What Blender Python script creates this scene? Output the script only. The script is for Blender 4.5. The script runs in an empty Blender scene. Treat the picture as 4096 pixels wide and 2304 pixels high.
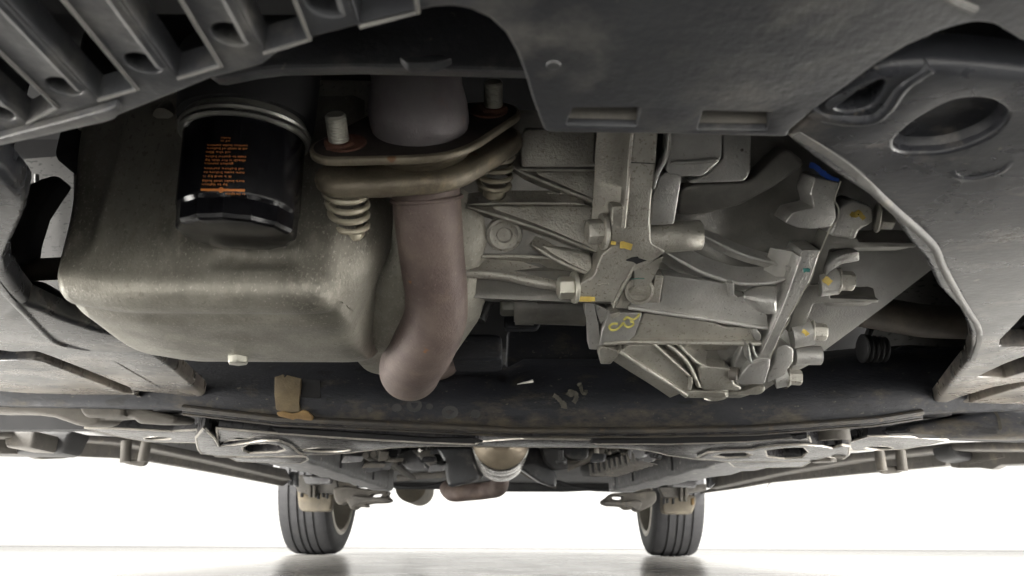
import bpy, bmesh, math, random
from mathutils import Vector, Matrix, Euler
random.seed(7)
R = math.radians
S = bpy.context.scene
C = S.collection

# ------------------------------------------------------------------ camera
CAM = Vector((0, 0, 0.05))
PITCH, ROLL = 19.0, 0.28
FPX = 2958.2                      # focal length in photo pixels (4096 wide)
cam_data = bpy.data.cameras.new('camera')
cam = bpy.data.objects.new('camera', cam_data)
C.objects.link(cam)
cam_data.sensor_width = 36
cam_data.lens = 26.0
cam_data.clip_start = 0.01
cam_data.clip_end = 200
cam.location = CAM
ROT = Matrix.Rotation(R(90 + PITCH), 3, 'X') @ Matrix.Rotation(R(ROLL), 3, 'Z')
cam.rotation_euler = ROT.to_euler()
cam_data.dof.use_dof = True
cam_data.dof.focus_distance = 0.62
cam_data.dof.aperture_fstop = 15.0
S.camera = cam

# ------------------------------------------------------------------ light
world = bpy.data.worlds.new('World')
S.world = world
world.use_nodes = True
bg = world.node_tree.nodes['Background']
bg.inputs[0].default_value = (1.0, 0.985, 0.955, 1)
bg.inputs[1].default_value = 0.46

def area(name, loc, rot, sx, sy, power, col=(1, 0.97, 0.92)):
    l = bpy.data.lights.new(name, 'AREA')
    l.shape = 'RECTANGLE'; l.size = sx; l.size_y = sy; l.energy = power; l.color = col
    o = bpy.data.objects.new(name, l); C.objects.link(o)
    o.location = loc; o.rotation_euler = rot
    return o
# added fill lamps: one at each side of the nose, one overhead in front
area('fill_lamp', (-2.4, .70, 1.5), (0, R(-52), 0), 1.3, 2.2, 160)
area('fill_lamp', (2.4, .70, 1.5), (0, R(52), 0), 1.3, 2.2, 160)
area('fill_lamp', (0, -2.0, 2.2), (R(48), 0, 0), 2.2, 1.0, 130)

S.view_settings.view_transform = 'Standard'
S.view_settings.look = 'None'
S.view_settings.exposure = 1.85
S.view_settings.gamma = 1.0
S.render.engine = 'CYCLES'
S.cycles.use_denoising = True
S.cycles.max_bounces = 10
S.cycles.diffuse_bounces = 6
S.cycles.sample_clamp_indirect = 8

# ------------------------------------------------------------------ measuring helpers
def ray(sx, sy):
    return ROT @ Vector(((sx - 2048) / FPX, (1152 - sy) / FPX, -1.0))
def at_y(sx, sy, y):
    d = ray(sx, sy); return CAM + d * (y / d.y)
def at_z(sx, sy, z):
    d = ray(sx, sy); return CAM + d * ((z - CAM.z) / d.z)
def at_x(sx, sy, x):
    d = ray(sx, sy); return CAM + d * (x / d.x)
def crop(x0, y0, s):
    def f(*pts):
        return [(x0 + a * s, y0 + b * s) for a, b in pts]
    return f
fA = crop(0, 0, .5303);      fB = crop(1100, 0, .5303);   fC = crop(2730, 0, .5303)
fD = crop(0, 768, .5303);    fE = crop(1366, 768, .5303); fF = crop(2730, 768, .5303)
fG = crop(0, 1536, .5303);   fH = crop(1366, 1536, .5303); fI = crop(2730, 1536, .5303)
fJ = crop(2000, 450, .4279); fK = crop(2300, 1000, .4279); fL = crop(2900, 500, .3882)
fM = crop(700, 420, .4278);  fN = crop(1200, 380, .4003);  fO = crop(700, 1600, .3882)
fQ = crop(2400, 1600, .3882); fR = crop(0, 1100, .414);    fS = crop(3300, 1000, .483)
fT = crop(1900, 1350, .3106); fV = crop(0, 0, 1.5901)

def interp(tab):
    def f(v):
        if v <= tab[0][0]: return tab[0][1]
        for (a, b), (c, d) in zip(tab, tab[1:]):
            if v <= c: return b + (d - b) * (v - a) / (c - a)
        return tab[-1][1]
    return f
def spline(pts, n=8, closed=False):
    """Catmull-Rom through tuples or vectors"""
    P = [Vector(p) for p in pts]; out = []; m = len(P)
    rng = range(m) if closed else range(m - 1)
    for i in rng:
        if closed: a, b, c, d = P[i - 1], P[i], P[(i + 1) % m], P[(i + 2) % m]
        else: a, b, c, d = P[max(i - 1, 0)], P[i], P[i + 1], P[min(i + 2, m - 1)]
        for k in range(n):
            t = k / n
            out.append(0.5 * ((2 * b) + (c - a) * t + (2 * a - 5 * b + 4 * c - d) * t * t + (3 * b - a - 3 * c + d) * t ** 3))
    if not closed: out.append(P[-1].copy())
    return out

# ------------------------------------------------------------------ materials
def material(name, c1, c2=None, rough=.5, metal=0., scale=30, bump=.0, bscale=400, dust=None, dust_amt=0., dscale=12,
             spec=.5, rvar=.12, stretch=(1, 1, 1), spots=None, spot_scale=60, spot_amt=0., coat=0., specks=None, speck_scale=250, speck_amt=0., tone_grad=None):
    m = bpy.data.materials.new(name); m.use_nodes = True
    nt = m.node_tree; N = nt.nodes; L = nt.links
    b = N['Principled BSDF']
    tc = N.new('ShaderNodeTexCoord'); mp = N.new('ShaderNodeMapping'); mp.inputs['Scale'].default_value = stretch
    L.new(tc.outputs['Object'], mp.inputs[0])
    def noise(sc, det=6, ro=.6):
        n = N.new('ShaderNodeTexNoise'); n.inputs['Scale'].default_value = sc
        n.inputs['Detail'].default_value = det; n.inputs['Roughness'].default_value = ro
        L.new(mp.outputs[0], n.inputs['Vector']); return n
    def ramp(src, lo, hi):
        r = N.new('ShaderNodeMapRange'); r.inputs[1].default_value = lo; r.inputs[2].default_value = hi
        L.new(src, r.inputs[0]); return r.outputs[0]
    def mix(fac, a, c):
        x = N.new('ShaderNodeMix'); x.data_type = 'RGBA'
        L.new(fac, x.inputs[0])
        if isinstance(a, tuple): x.inputs[6].default_value = (*a, 1)
        else: L.new(a, x.inputs[6])
        x.inputs[7].default_value = (*c, 1)
        return x.outputs[2]
    n1 = noise(scale)
    col = mix(ramp(n1.outputs[0], .35, .65), c1, c2 or tuple(v * .8 for v in c1))
    if dust:
        n2 = noise(dscale, 8, .7)
        dv = n2.outputs[0]
        if tone_grad:      # splash dirt on the subframe, painted floor sheen on trays, from y = tone_grad[0] by tone_grad[1] per metre
            sx = N.new('ShaderNodeSeparateXYZ'); L.new(tc.outputs['Object'], sx.inputs[0])
            mr = N.new('ShaderNodeMapRange'); L.new(sx.outputs[tone_grad[2] if len(tone_grad) > 2 else 'Y'], mr.inputs[0]); ln = tone_grad[3] if len(tone_grad) > 3 else .3
            mr.inputs[1].default_value = tone_grad[0]; mr.inputs[2].default_value = tone_grad[0] + ln; mr.inputs[3].default_value = 0; mr.inputs[4].default_value = tone_grad[1] * abs(ln)
            ad = N.new('ShaderNodeMath'); L.new(dv, ad.inputs[0]); L.new(mr.outputs[0], ad.inputs[1]); dv = ad.outputs[0]
        f = ramp(dv, .62 - dust_amt * .4, .85 - dust_amt * .4)
        col = mix(f, col, dust)
    if spots:
        n4 = noise(spot_scale, 2, .5)
        col = mix(ramp(n4.outputs[0], .72 - spot_amt, .76 - spot_amt), col, spots)
    if specks:
        n5 = noise(speck_scale, 3, .6)
        col = mix(ramp(n5.outputs[0], .66 - speck_amt, .74 - speck_amt), col, specks)
    L.new(col, b.inputs['Base Color'])
    r = N.new('ShaderNodeMapRange'); r.inputs[3].default_value = max(.03, rough - rvar); r.inputs[4].default_value = min(1, rough + rvar)
    L.new(noise(scale * 2.3).outputs[0], r.inputs[0]); L.new(r.outputs[0], b.inputs['Roughness'])
    b.inputs['Metallic'].default_value = metal
    b.inputs['Specular IOR Level'].default_value = spec
    b.inputs['Coat Weight'].default_value = coat
    if bump:
        bp = N.new('ShaderNodeBump'); bp.inputs['Strength'].default_value = bump; bp.inputs['Distance'].default_value = .001
        L.new(noise(bscale, 4, .6).outputs[0], bp.inputs['Height']); L.new(bp.outputs[0], b.inputs['Normal'])
    return m

M = {}
M['plastic'] = material('black_plastic', (.05, .052, .056), (.035, .036, .04), .33, 0, 22, .3, 260, dust=(.135, .13, .12), dust_amt=.26, dscale=24, spec=.55, specks=(.17, .16, .135), speck_scale=140, speck_amt=-.02)
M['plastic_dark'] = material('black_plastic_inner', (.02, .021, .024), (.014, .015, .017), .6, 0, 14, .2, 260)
M['tray'] = material('undertray_plastic', (.030, .032, .037), (.022, .023, .027), .28, 0, 12, .2, 200, dust=(.22, .195, .165), dust_amt=.12, dscale=13, spec=.5, stretch=(1, 1.35, 1), specks=(.13, .12, .1), speck_scale=120, speck_amt=.0, tone_grad=(.46, .8))  # dust growing rearward paints in the bright floor reflection
M['tray_edge'] = material('undertray_dusty_edge', (.15, .146, .134), (.09, .088, .086), .55, 0, 30, .3, 300, dust=(.24, .22, .17), dust_amt=.15, dscale=30)
M['pan'] = material('oil_pan_paint', (.34, .325, .28), (.155, .146, .122), .45, .45, 17, .45, 500, dust=(.42, .395, .335), dust_amt=.2, dscale=30, spots=(.235, .222, .19), spot_scale=420, spot_amt=.11, specks=(.36, .345, .297), speck_scale=620, speck_amt=.07, stretch=(1, 1, .6))
M['alu'] = material('cast_aluminium', (.5, .482, .43), (.27, .258, .226), .42, .55, 14, .6, 550, dust=(.47, .447, .39), dust_amt=.18, dscale=40, spots=(.27, .253, .216), spot_scale=420, spot_amt=.1)
M['alu_dirty_shade'] = material('oily_shaded_aluminium', (.24, .233, .214), (.14, .136, .124), .4, .5, 18, .3, 700, dust=(.26, .245, .21), dust_amt=.14, dscale=26)  # mostly recessed faces: oily film, with their shade put into the colour
M['alu_grey'] = material('cast_aluminium_grey', (.5, .493, .468), (.27, .265, .25), .40, .55, 12, .5, 600, dust=(.36, .345, .31), dust_amt=.18, dscale=30, spots=(.3, .293, .272), spot_scale=420, spot_amt=.07)
M['rust_pipe'] = material('heat_browned_pipe', (.175, .135, .117), (.11, .08, .073), .6, .15, 30, .5, 500, dust=(.235, .175, .135), dust_amt=.22, dscale=26, spots=(.27, .13, .06), spot_scale=70, spot_amt=.005, specks=(.2, .155, .13), speck_scale=400, speck_amt=.04)
M['cat'] = material('heat_greyed_steel', (.17, .155, .158), (.115, .1, .104), .6, .2, 26, .4, 400, dust=(.2, .13, .09), dust_amt=.12, dscale=40)
M['flange'] = material('flange_steel', (.23, .2, .148), (.115, .095, .068), .5, .3, 30, .5, 400, dust=(.36, .30, .2), dust_amt=.18, dscale=40, spots=(.15, .08, .04), spot_scale=50, spot_amt=.05)
M['flange_face'] = material('flange_dark_face', (.05, .04, .035), (.03, .025, .024), .7, .2, 40, .3, 400, dust=(.12, .06, .04), dust_amt=.08, dscale=60)
M['rust'] = material('rusty_nut', (.13, .055, .034), (.075, .032, .022), .8, 0, 90, .5, 600)
M['alu_oily_shade'] = material('oily_shaded_casting', (.19, .184, .168), (.115, .111, .101), .6, .0, 12, .4, 600, dust=(.24, .228, .2), dust_amt=.16, dscale=26, spec=.3)  # end case: oily film, darkened further for shade painted into the colour
M['zinc'] = material('zinc_stud', (.55, .54, .47), (.45, .44, .38), .4, .6, 60, .15, 800)
M['spring'] = material('spring_steel', (.42, .385, .30), (.3, .27, .2), .45, .3, 60, .1, 500)
M['filter'] = material('filter_black_paint', (.004, .004, .0052), (.003, .003, .004), .2, 0, 40, 0, spec=.35, rvar=.05)
M['ring'] = material('dull_ring', (.2, .2, .18), (.14, .14, .125), .4, .6, 60)
M['orange'] = material('orange_print', (.62, .22, .05), (.5, .17, .035), .5, 0, 60)
M['yellow'] = material('yellow_paint', (.52, .38, .06), (.4, .29, .06), .6, 0, 150)
M['yellow_chalk'] = material('yellow_chalk', (.5, .45, .1), (.33, .3, .09), .8, 0, 300)
M['blue'] = material('blue_clip', (.02, .07, .35), (.015, .05, .25), .4)
M['teal'] = material('teal_paint', (.03, .2, .17), (.02, .15, .13), .5)
M['ink'] = material('marker_ink', (.03, .03, .03), (.02, .02, .02), .6)
M['grey_paint'] = material('grey_chalk', (.095, .088, .07), (.055, .052, .044), .8, 0, 120)
M['subframe'] = material('subframe_black_paint', (.017, .0185, .024), (.009, .010, .013), .58, 0, 24, .7, 240, dust=(.066, .055, .039), dust_amt=.14, dscale=44, spec=.35, specks=(.10, .09, .072), speck_scale=210, speck_amt=.0, spots=(.006, .006, .007), spot_scale=45, spot_amt=.06, stretch=(.6, 1, 1.2), tone_grad=(.200, 6., 'Z', -.03))
M['subframe_low'] = material('subframe_edge', (.07, .06, .045), (.03, .03, .032), .5, .1, 40, .3, 350, dust=(.17, .12, .06), dust_amt=.1, dscale=40)
M['glint_steel'] = material('bright_glint_steel', (.5, .47, .42), (.33, .31, .28), .38, .5, 40, .2, 300)  # bright colour for light caught on plate edges
M['arm'] = material('arm_black_paint', (.028, .027, .029), (.016, .016, .019), .28, .0, 30, .25, 200, dust=(.09, .082, .07), dust_amt=.12, dscale=10, spec=.4, stretch=(.6, 2.5, 1))
M['dusty'] = material('dusty_steel', (.12, .11, .095), (.085, .078, .068), .6, .1, 30, .3, 300, dust=(.2, .18, .145), dust_amt=.16, dscale=20)
M['sill'] = material('sill_undercoat', (.12, .112, .10), (.085, .08, .073), .6, 0, 25, .5, 300, dust=(.23, .2, .155), dust_amt=.15, dscale=30, spots=(.07, .06, .05), spot_scale=90, spot_amt=.06)
M['rail'] = material('rail_undercoat', (.165, .165, .168), (.10, .10, .104), .5, 0, 24, .9, 110, dust=(.4, .385, .36), dust_amt=.2, dscale=24, specks=(.45, .43, .4), speck_scale=70, speck_amt=.02)
M['floorpan'] = material('floor_pan_coat', (.036, .036, .037), (.024, .024, .025), .6, 0, 12, .3, 200, dust=(.1, .095, .085), dust_amt=.1)
M['under_dark'] = material('underbody_shadowed_steel', (.012, .012, .013), (.009, .009, .01), .8, 0, 12)  # near-black: inner body parts, and painted shade in gaps and slots
M['fender'] = material('dusty_inner_fender', (.075, .073, .068), (.055, .053, .05), .6, 0, 12, .2, 200, spots=(.02, .02, .018), spot_scale=130, spot_amt=.12, stretch=(1, 1, 2))
M['shaft'] = material('brown_shaft', (.10, .086, .07), (.065, .055, .046), .65, .0, 30, .2, 300, dust=(.17, .14, .1), dust_amt=.1)
M['rubber'] = material('rubber', (.018, .018, .019), (.012, .012, .013), .6, 0, 30, .2, 200, dust=(.06, .057, .05), dust_amt=.05)
M['tyre'] = material('tyre_rubber', (.03, .03, .032), (.022, .022, .024), .65, 0, 40, .2, 400, dust=(.07, .065, .057), dust_amt=.1, dscale=25)
M['rim'] = material('alloy_rim', (.6, .57, .5), (.5, .47, .4), .45, .5, 20, dust=(.25, .2, .15), dust_amt=.15)
M['tan'] = material('tan_dust_plate', (.15, .13, .095), (.11, .096, .075), .75, 0, 30, .4, 200, dust=(.19, .145, .085), dust_amt=.2)
M['card'] = material('tan_cardboard', (.17, .132, .075), (.12, .092, .055), .85, 0, 60, .5, 400, dust=(.08, .068, .05), dust_amt=.15)
M['mud'] = material('dried_mud', (.22, .14, .055), (.15, .095, .04), .9, 0, 80, .9, 300)
M['muffler'] = material('muffler_steel', (.5, .48, .44), (.4, .38, .35), .25, .85, 30, .1, 200, dust=(.3, .26, .2), dust_amt=.1)
M['muffler_face'] = material('muffler_end', (.26, .22, .16), (.2, .165, .12), .5, .4, 30, .15, 300, spots=(.03, .03, .03), spot_scale=60, spot_amt=-.01)
M['bright'] = material('bright_steel', (.7, .7, .68), (.6, .6, .58), .2, .9, 40)
M['white'] = material('white_debris', (.75, .74, .7), (.65, .64, .6), .5)
M['body'] = material('body_paint', (.3, .3, .3), (.28, .28, .28), .3)
M['wallpaint'] = material('studio_white_paint', (.66, .66, .65), (.64, .64, .63), .7, 0, 2)

def floor_mat():
    m = bpy.data.materials.new('studio_floor_coating'); m.use_nodes = True
    nt = m.node_tree; N = nt.nodes; L = nt.links; b = N['Principled BSDF']
    tc = N.new('ShaderNodeTexCoord')
    def noise(sc, st, det=7):
        mp = N.new('ShaderNodeMapping'); mp.inputs['Scale'].default_value = st; L.new(tc.outputs['Object'], mp.inputs[0])
        n = N.new('ShaderNodeTexNoise'); n.inputs['Scale'].default_value = sc; n.inputs['Detail'].default_value = det; n.inputs['Roughness'].default_value = .65
        L.new(mp.outputs[0], n.inputs[0]); return n.outputs[0]
    r = N.new('ShaderNodeValToRGB'); L.new(noise(2.2, (1, .8, 1)), r.inputs[0])
    r.color_ramp.elements[0].position = .3; r.color_ramp.elements[0].color = (.27, .26, .24, 1)
    r.color_ramp.elements[1].position = .7; r.color_ramp.elements[1].color = (.40, .395, .38, 1)
    sp = N.new('ShaderNodeMapRange'); L.new(noise(55, (1, 1, 1), 2), sp.inputs[0]); sp.inputs[1].default_value = .70; sp.inputs[2].default_value = .74
    mx = N.new('ShaderNodeMix'); mx.data_type = 'RGBA'; L.new(sp.outputs[0], mx.inputs[0]); L.new(r.outputs[0], mx.inputs[6]); mx.inputs[7].default_value = (.25, .23, .2, 1)
    bp = N.new('ShaderNodeBump'); bp.inputs['Strength'].default_value = .10; bp.inputs['Distance'].default_value = .002
    L.new(noise(60, (1, 1, 1)), bp.inputs['Height'])
    rr = N.new('ShaderNodeMapRange'); L.new(noise(9, (1, .5, 1)), rr.inputs[0]); rr.inputs[3].default_value = .06; rr.inputs[4].default_value = .26
    df = N.new('ShaderNodeBsdfDiffuse'); gl = N.new('ShaderNodeBsdfGlossy'); ms = N.new('ShaderNodeMixShader')
    L.new(mx.outputs[2], df.inputs[0]); L.new(bp.outputs[0], df.inputs['Normal']); L.new(bp.outputs[0], gl.inputs['Normal'])
    L.new(rr.outputs[0], gl.inputs['Roughness']); gl.inputs[0].default_value = (.9, .9, .9, 1)
    mf = N.new('ShaderNodeMapRange'); L.new(noise(5, (1, .6, 1)), mf.inputs[0]); mf.inputs[3].default_value = .38; mf.inputs[4].default_value = .66
    L.new(mf.outputs[0], ms.inputs[0]); L.new(df.outputs[0], ms.inputs[1]); L.new(gl.outputs[0], ms.inputs[2])
    L.new(ms.outputs[0], N['Material Output'].inputs[0]); N.remove(b)
    return m
M['floor'] = floor_mat()
# ------------------------------------------------------------------ mesh helpers
def link(name, verts, faces, mat, parent=None, bevel=0., seg=2, smooth=True, angle=38, subsurf=0, solid=0., label=None, fix=True):
    me = bpy.data.meshes.new(name)
    me.from_pydata([tuple(v) for v in verts], [], faces)
    if fix:
        bm = bmesh.new(); bm.from_mesh(me)
        bmesh.ops.remove_doubles(bm, verts=bm.verts, dist=1e-6)
        bmesh.ops.recalc_face_normals(bm, faces=bm.faces)
        bm.to_mesh(me); bm.free()
    me.materials.append(M[mat] if isinstance(mat, str) else mat)
    o = bpy.data.objects.new(name, me); C.objects.link(o)
    if parent is not None: o.parent = parent
    if smooth:
        me.shade_smooth()
        if not subsurf: me.set_sharp_from_angle(angle=R(angle))
    if solid:
        sm = o.modifiers.new('thickness', 'SOLIDIFY'); sm.thickness = solid; sm.offset = 0
    if subsurf:
        sb = o.modifiers.new('smooth', 'SUBSURF'); sb.levels = subsurf; sb.render_levels = subsurf
    if bevel:
        bv = o.modifiers.new('bevel', 'BEVEL'); bv.width = bevel; bv.segments = seg; bv.limit_method = 'ANGLE'; bv.angle_limit = R(32)
        bv.use_clamp_overlap = True
    if label: o['label'] = label
    return o

def newell(lp):
    n = Vector((0, 0, 0)); c = lp[0]
    for i in range(len(lp)): n += (lp[i - 1] - c).cross(lp[i] - c)
    return n
def inset(lp, n, d):
    out = []; m = len(lp)
    for i in range(m):
        e0 = (lp[i] - lp[i - 1]); e1 = (lp[(i + 1) % m] - lp[i])
        a = n.cross(e0).normalized(); b = n.cross(e1).normalized(); bi = a + b
        if bi.length < 1e-6: bi = a
        bi.normalize(); out.append(lp[i] + bi * d / max(.6, bi.dot(a)))
    return out
def round_corners(lp, r):
    out = []; m = len(lp)
    for i in range(m):
        p, a, b = lp[i], lp[i - 1], lp[(i + 1) % m]; da, db = a - p, b - p
        if da.length < 1e-7 or db.length < 1e-7: continue
        if da.normalized().dot(db.normalized()) < -.94: out.append(p); continue
        u = p + da.normalized() * min(r, da.length * .38); v = p + db.normalized() * min(r, db.length * .38)
        out += [u, (u + v) / 4 + p / 2, v]
    return out
class Geo:
    """collects verts and faces of ONE part"""
    def __init__(s): s.v = []; s.f = []; s.pend = []
    def add(s, verts, faces):
        k = len(s.v); s.v += [Vector(v) for v in verts]; s.f += [tuple(i + k for i in f) for f in faces]; return s
    def loft(s, loops, closed=True, cap0=True, cap1=True):
        n = len(loops[0]); k = len(s.v)
        for lp in loops: s.v += [Vector(p) for p in lp]
        for i in range(len(loops) - 1):
            for j in range(n if closed else n - 1):
                a = k + i * n + j; b = k + i * n + (j + 1) % n
                s.f.append((a, b, b + n, a + n))
        if cap0 and closed: s.f.append(tuple(k + j for j in range(n)))
        if cap1 and closed: s.f.append(tuple(k + (len(loops) - 1) * n + j for j in range(n))[::-1])
        return s
    def slab(s, outer, holes, vec):
        """flat outline (with holes) made thick along vec; its near edge is rounded when out() gets a bevel"""
        s.pend.append(([Vector(p) for p in outer], [[Vector(p) for p in h] for h in holes], Vector(vec))); return s
    def fill(s, loops, nrm):
        bm = bmesh.new(); edges = []
        for lp in loops:
            vs = [bm.verts.new(p) for p in lp]
            for i in range(len(vs)): edges.append(bm.edges.new((vs[i], vs[(i + 1) % len(vs)])))
        bmesh.ops.triangle_fill(bm, use_beauty=True, use_dissolve=False, edges=edges, normal=nrm)
        bm.verts.index_update(); n = len(bm.faces)
        s.add([v.co.copy() for v in bm.verts], [[v.index for v in f.verts] for f in bm.faces]); bm.free()
        return n
    def flush(s, b, seg, hole_k=.35):
        for outer, holes, vec in s.pend:
            nrm = newell(outer); area_ = nrm.length / 2; per = sum((outer[i] - outer[i - 1]).length for i in range(len(outer)))
            nrm = nrm.normalized(); bb = min(b, .42 * vec.length, .45 * area_ / max(per, 1e-9))
            src = [(outer, 1)] + [(h, -1) for h in holes]
            rings = []
            b_all = bb
            for lp, sg in src:
                bb = b_all if sg > 0 else b_all * hole_k
                if bb > 0: lp = round_corners(lp, bb * 1.6)
                n2 = newell(lp).normalized(); d = vec.normalized(); rr = []
                for k in range(seg + 1 if bb > 0 else 1):
                    a_ = math.pi / 2 * k / seg
                    rr.append([p + d * bb * (1 - math.cos(a_)) for p in inset(lp, n2, sg * bb * (1 - math.sin(a_)))] if bb > 0 else [p.copy() for p in lp])
                rr.append([p + vec for p in lp]); rings.append(rr)
            for rr in rings: s.loft(rr, True, False, False)
            s.fill([r[0] for r in rings], nrm); s.fill([r[-1] for r in rings], nrm)
        s.pend = []
    def tube(s, path, rad, seg=16, caps=True):
        P = [Vector(p) for p in path]; n = len(P)
        rads = rad if isinstance(rad, (list, tuple)) else [rad] * n
        T = [(P[min(i + 1, n - 1)] - P[max(i - 1, 0)]).normalized() for i in range(n)]
        u = T[0].orthogonal().normalized(); loops = []
        for i in range(n):
            u = (u - T[i] * u.dot(T[i])).normalized(); w = T[i].cross(u)
            loops.append([P[i] + (u * math.cos(2 * math.pi * k / seg) + w * math.sin(2 * math.pi * k / seg)) * rads[i] for k in range(seg)])
        return s.loft(loops, True, caps, caps)
    def lathe(s, o, ax, prof, seg=32, cap0=True, cap1=True, rmod=None):
        ax = Vector(ax).normalized(); o = Vector(o); u = ax.orthogonal().normalized(); w = ax.cross(u)
        loops = []
        for r, h in prof:
            loops.append([o + ax * h + (u * math.cos(2 * math.pi * k / seg) + w * math.sin(2 * math.pi * k / seg)) * (r * (rmod(k / seg, h) if rmod else 1)) for k in range(seg)])
        return s.loft(loops, True, cap0, cap1)
    def box(s, lo, hi):
        x0, y0, z0 = lo; x1, y1, z1 = hi
        return s.add([(x0, y0, z0), (x1, y0, z0), (x1, y1, z0), (x0, y1, z0), (x0, y0, z1), (x1, y0, z1), (x1, y1, z1), (x0, y1, z1)],
                     [(0, 3, 2, 1), (4, 5, 6, 7), (0, 1, 5, 4), (1, 2, 6, 5), (2, 3, 7, 6), (3, 0, 4, 7)])
    def beam(s, a, b, w, h, up=(0, 0, 1)):
        a = Vector(a); b = Vector(b); t = (b - a).normalized(); up = Vector(up); sd = t.cross(up).normalized(); up = sd.cross(t)
        q = lambda p: [p + sd * w / 2 + up * h / 2, p - sd * w / 2 + up * h / 2, p - sd * w / 2 - up * h / 2, p + sd * w / 2 - up * h / 2]
        return s.loft([q(a), q(b)])
    def out(s, name, mat, parent=None, **k):
        if s.pend:
            s.flush(k.pop('bevel', 0.), k.pop('seg', 3))
        return link(name, s.v, s.f, mat, parent, **k)

def part(name, parent, label=None):
    e = bpy.data.objects.new(name, None); C.objects.link(e); e.empty_display_size = .05
    if parent is not None: e.parent = parent
    if label: e['label'] = label
    return e

def hexbolt(o, ax, r, h, parent, name='bolt', mat='alu', washer=1.35, wh=.0012):
    g = Geo(); ax = Vector(ax).normalized()
    g.lathe(o, ax, [(r * washer, 0), (r * washer, wh)], 20)
    g.lathe(Vector(o) + ax * (wh - .0002), ax, [(r, 0), (r, h * .85), (r * .86, h)], 6)
    return g.out(name, mat, parent, bevel=.0004, seg=1)

# relief on a sloping casting: yf(sy) is the depth of its skin, points keep their place in the picture
IN = Vector((0, .80, .60))         # into the casting
def skin(pts, yf, lift=0.):
    return [at_y(x, y, yf(y) - lift) for x, y in pts]
def raised(name, pts, yf, lift, mat, parent, depth=None, bevel=.0016, holes=(), seg=3, smooth_n=0, label=None, tilt=0.):
    bevel *= .55
    q = [tuple(p) for p in spline([(x, y, 0) for x, y in pts], smooth_n, True)] if smooth_n else pts
    q = [(p[0], p[1]) for p in q]
    if tilt:      # lower edge stands further out than the upper one
        y0_, y1_ = min(p[1] for p in q), max(p[1] for p in q)
        front = [at_y(x, y, yf(y) - lift - tilt * ((y - y0_) / (y1_ - y0_) - .5)) for x, y in q]
        return Geo().slab(front, [], IN * (depth or (lift + .014))).out(name, mat, parent, bevel=bevel, seg=seg, label=label)
    g = Geo().slab(skin(q, yf, lift), [skin(h, yf, lift) for h in holes], IN * (depth or (lift + .012)))
    return g.out(name, mat, parent, bevel=bevel, seg=seg, label=label)
def rib(name, pts, yf, lift, w, mat, parent, n=6, taper=True, top=.35):
    w *= .6
    q = spline([(x, y, 0) for x, y in pts], n)
    cr = skin([(p.x, p.y) for p in q], yf, lift); g = Geo(); loops = []
    for i, p in enumerate(cr):
        t = (cr[min(i + 1, len(cr) - 1)] - cr[max(i - 1, 0)]).normalized(); sd = t.cross(IN).normalized()
        k = 1.
        if taper: k = min(1, .25 + 1.5 * min(i, len(cr) - 1 - i) / max(1, len(cr) * .3))
        hw = w / 2 * k; h_ = max(lift + .006, .006); base = p + IN * h_
        loops.append([p + sd * hw * top, p + sd * hw * .8 + IN * hw * .4, p + sd * (hw * 1.05) + IN * h_ * .55, base + sd * (hw * 1.2 + h_ * .55), base - sd * (hw * 1.2 + h_ * .55), p - sd * (hw * 1.05) + IN * h_ * .55, p - sd * hw * .8 + IN * hw * .4, p - sd * hw * top])
    return g.loft(loops).out(name, mat, parent, angle=50)
def mark(name, pts, yf, lift, w, mat, parent, n=5, taper=False):
    q = spline([(x, y, 0) for x, y in pts], n)
    cr = skin([(p.x, p.y) for p in q], yf, lift); g = Geo(); loops = []
    for i, p in enumerate(cr):
        t = (cr[min(i + 1, len(cr) - 1)] - cr[max(i - 1, 0)]).normalized(); v = (p - CAM).normalized(); sd = t.cross(v).normalized()
        hw = w / 2 * (random.uniform(.75, 1.15)) * ((1 - .75 * i / len(cr)) if taper else 1)
        loops.append([p + sd * hw, p - sd * hw, p - sd * hw + v * .0006, p + sd * hw + v * .0006])
    return g.loft(loops).out(name, mat, parent)
def plane_slab(name, pts, z, mat, parent, holes=(), th=.02, bevel=.003, seg=3, extra=(), label=None, raw_holes=(), edge=0.):
    """sheet lying flat at height z; outline measured in the photo, plus extra world points out of frame"""
    o = [at_z(x, y, z) for x, y in pts] + [Vector((*e, z)) for e in extra]
    h = [[at_z(x, y, z) for x, y in q] for q in holes] + [[Vector((x, y, z)) for x, y in q] for q in raw_holes]
    ob = Geo().slab(o, h, (0, 0, th)).out(name, mat, parent, bevel=bevel, seg=seg, label=label)
    for lp in (([o] + h) if edge else []):
        Geo().tube([p + Vector((0, 0, .0012)) for p in lp + lp[:1]], edge, 6).out('edge_line', 'glint_steel', parent)  # bright rim tube paints in the light caught along the edge
    return ob
def flat_rib(name, pts, z, w, h, mat, parent, n=6):
    q = [at_z(p.x, p.y, z) for p in spline([(x, y, 0) for x, y in pts], n)]; loops = []
    for i, p in enumerate(q):
        t = (q[min(i + 1, len(q) - 1)] - q[max(i - 1, 0)]).normalized(); sd = t.cross(Vector((0, 0, 1))).normalized()
        k = min(1, .15 + 3 * min(i, len(q) - 1 - i) / len(q))
        loops.append([p + sd * w * .5 + Vector((0, 0, .004)), p + sd * w * .3 - Vector((0, 0, h * .7 * k)), p - Vector((0, 0, h * k)),
                      p - sd * w * .3 - Vector((0, 0, h * .7 * k)), p - sd * w * .5 + Vector((0, 0, .004))])
    return Geo().loft(loops).out(name, mat, parent, angle=60)

# ================================================================== setting
g = Geo().add([(-30, -14, 0), (30, -14, 0), (30, 9, 0), (-30, 9, 0)], [(0, 1, 2, 3)])
floor = g.out('floor', 'floor', fix=False); floor['kind'] = 'structure'; floor['label'] = 'glossy pale studio floor under the car'
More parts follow.
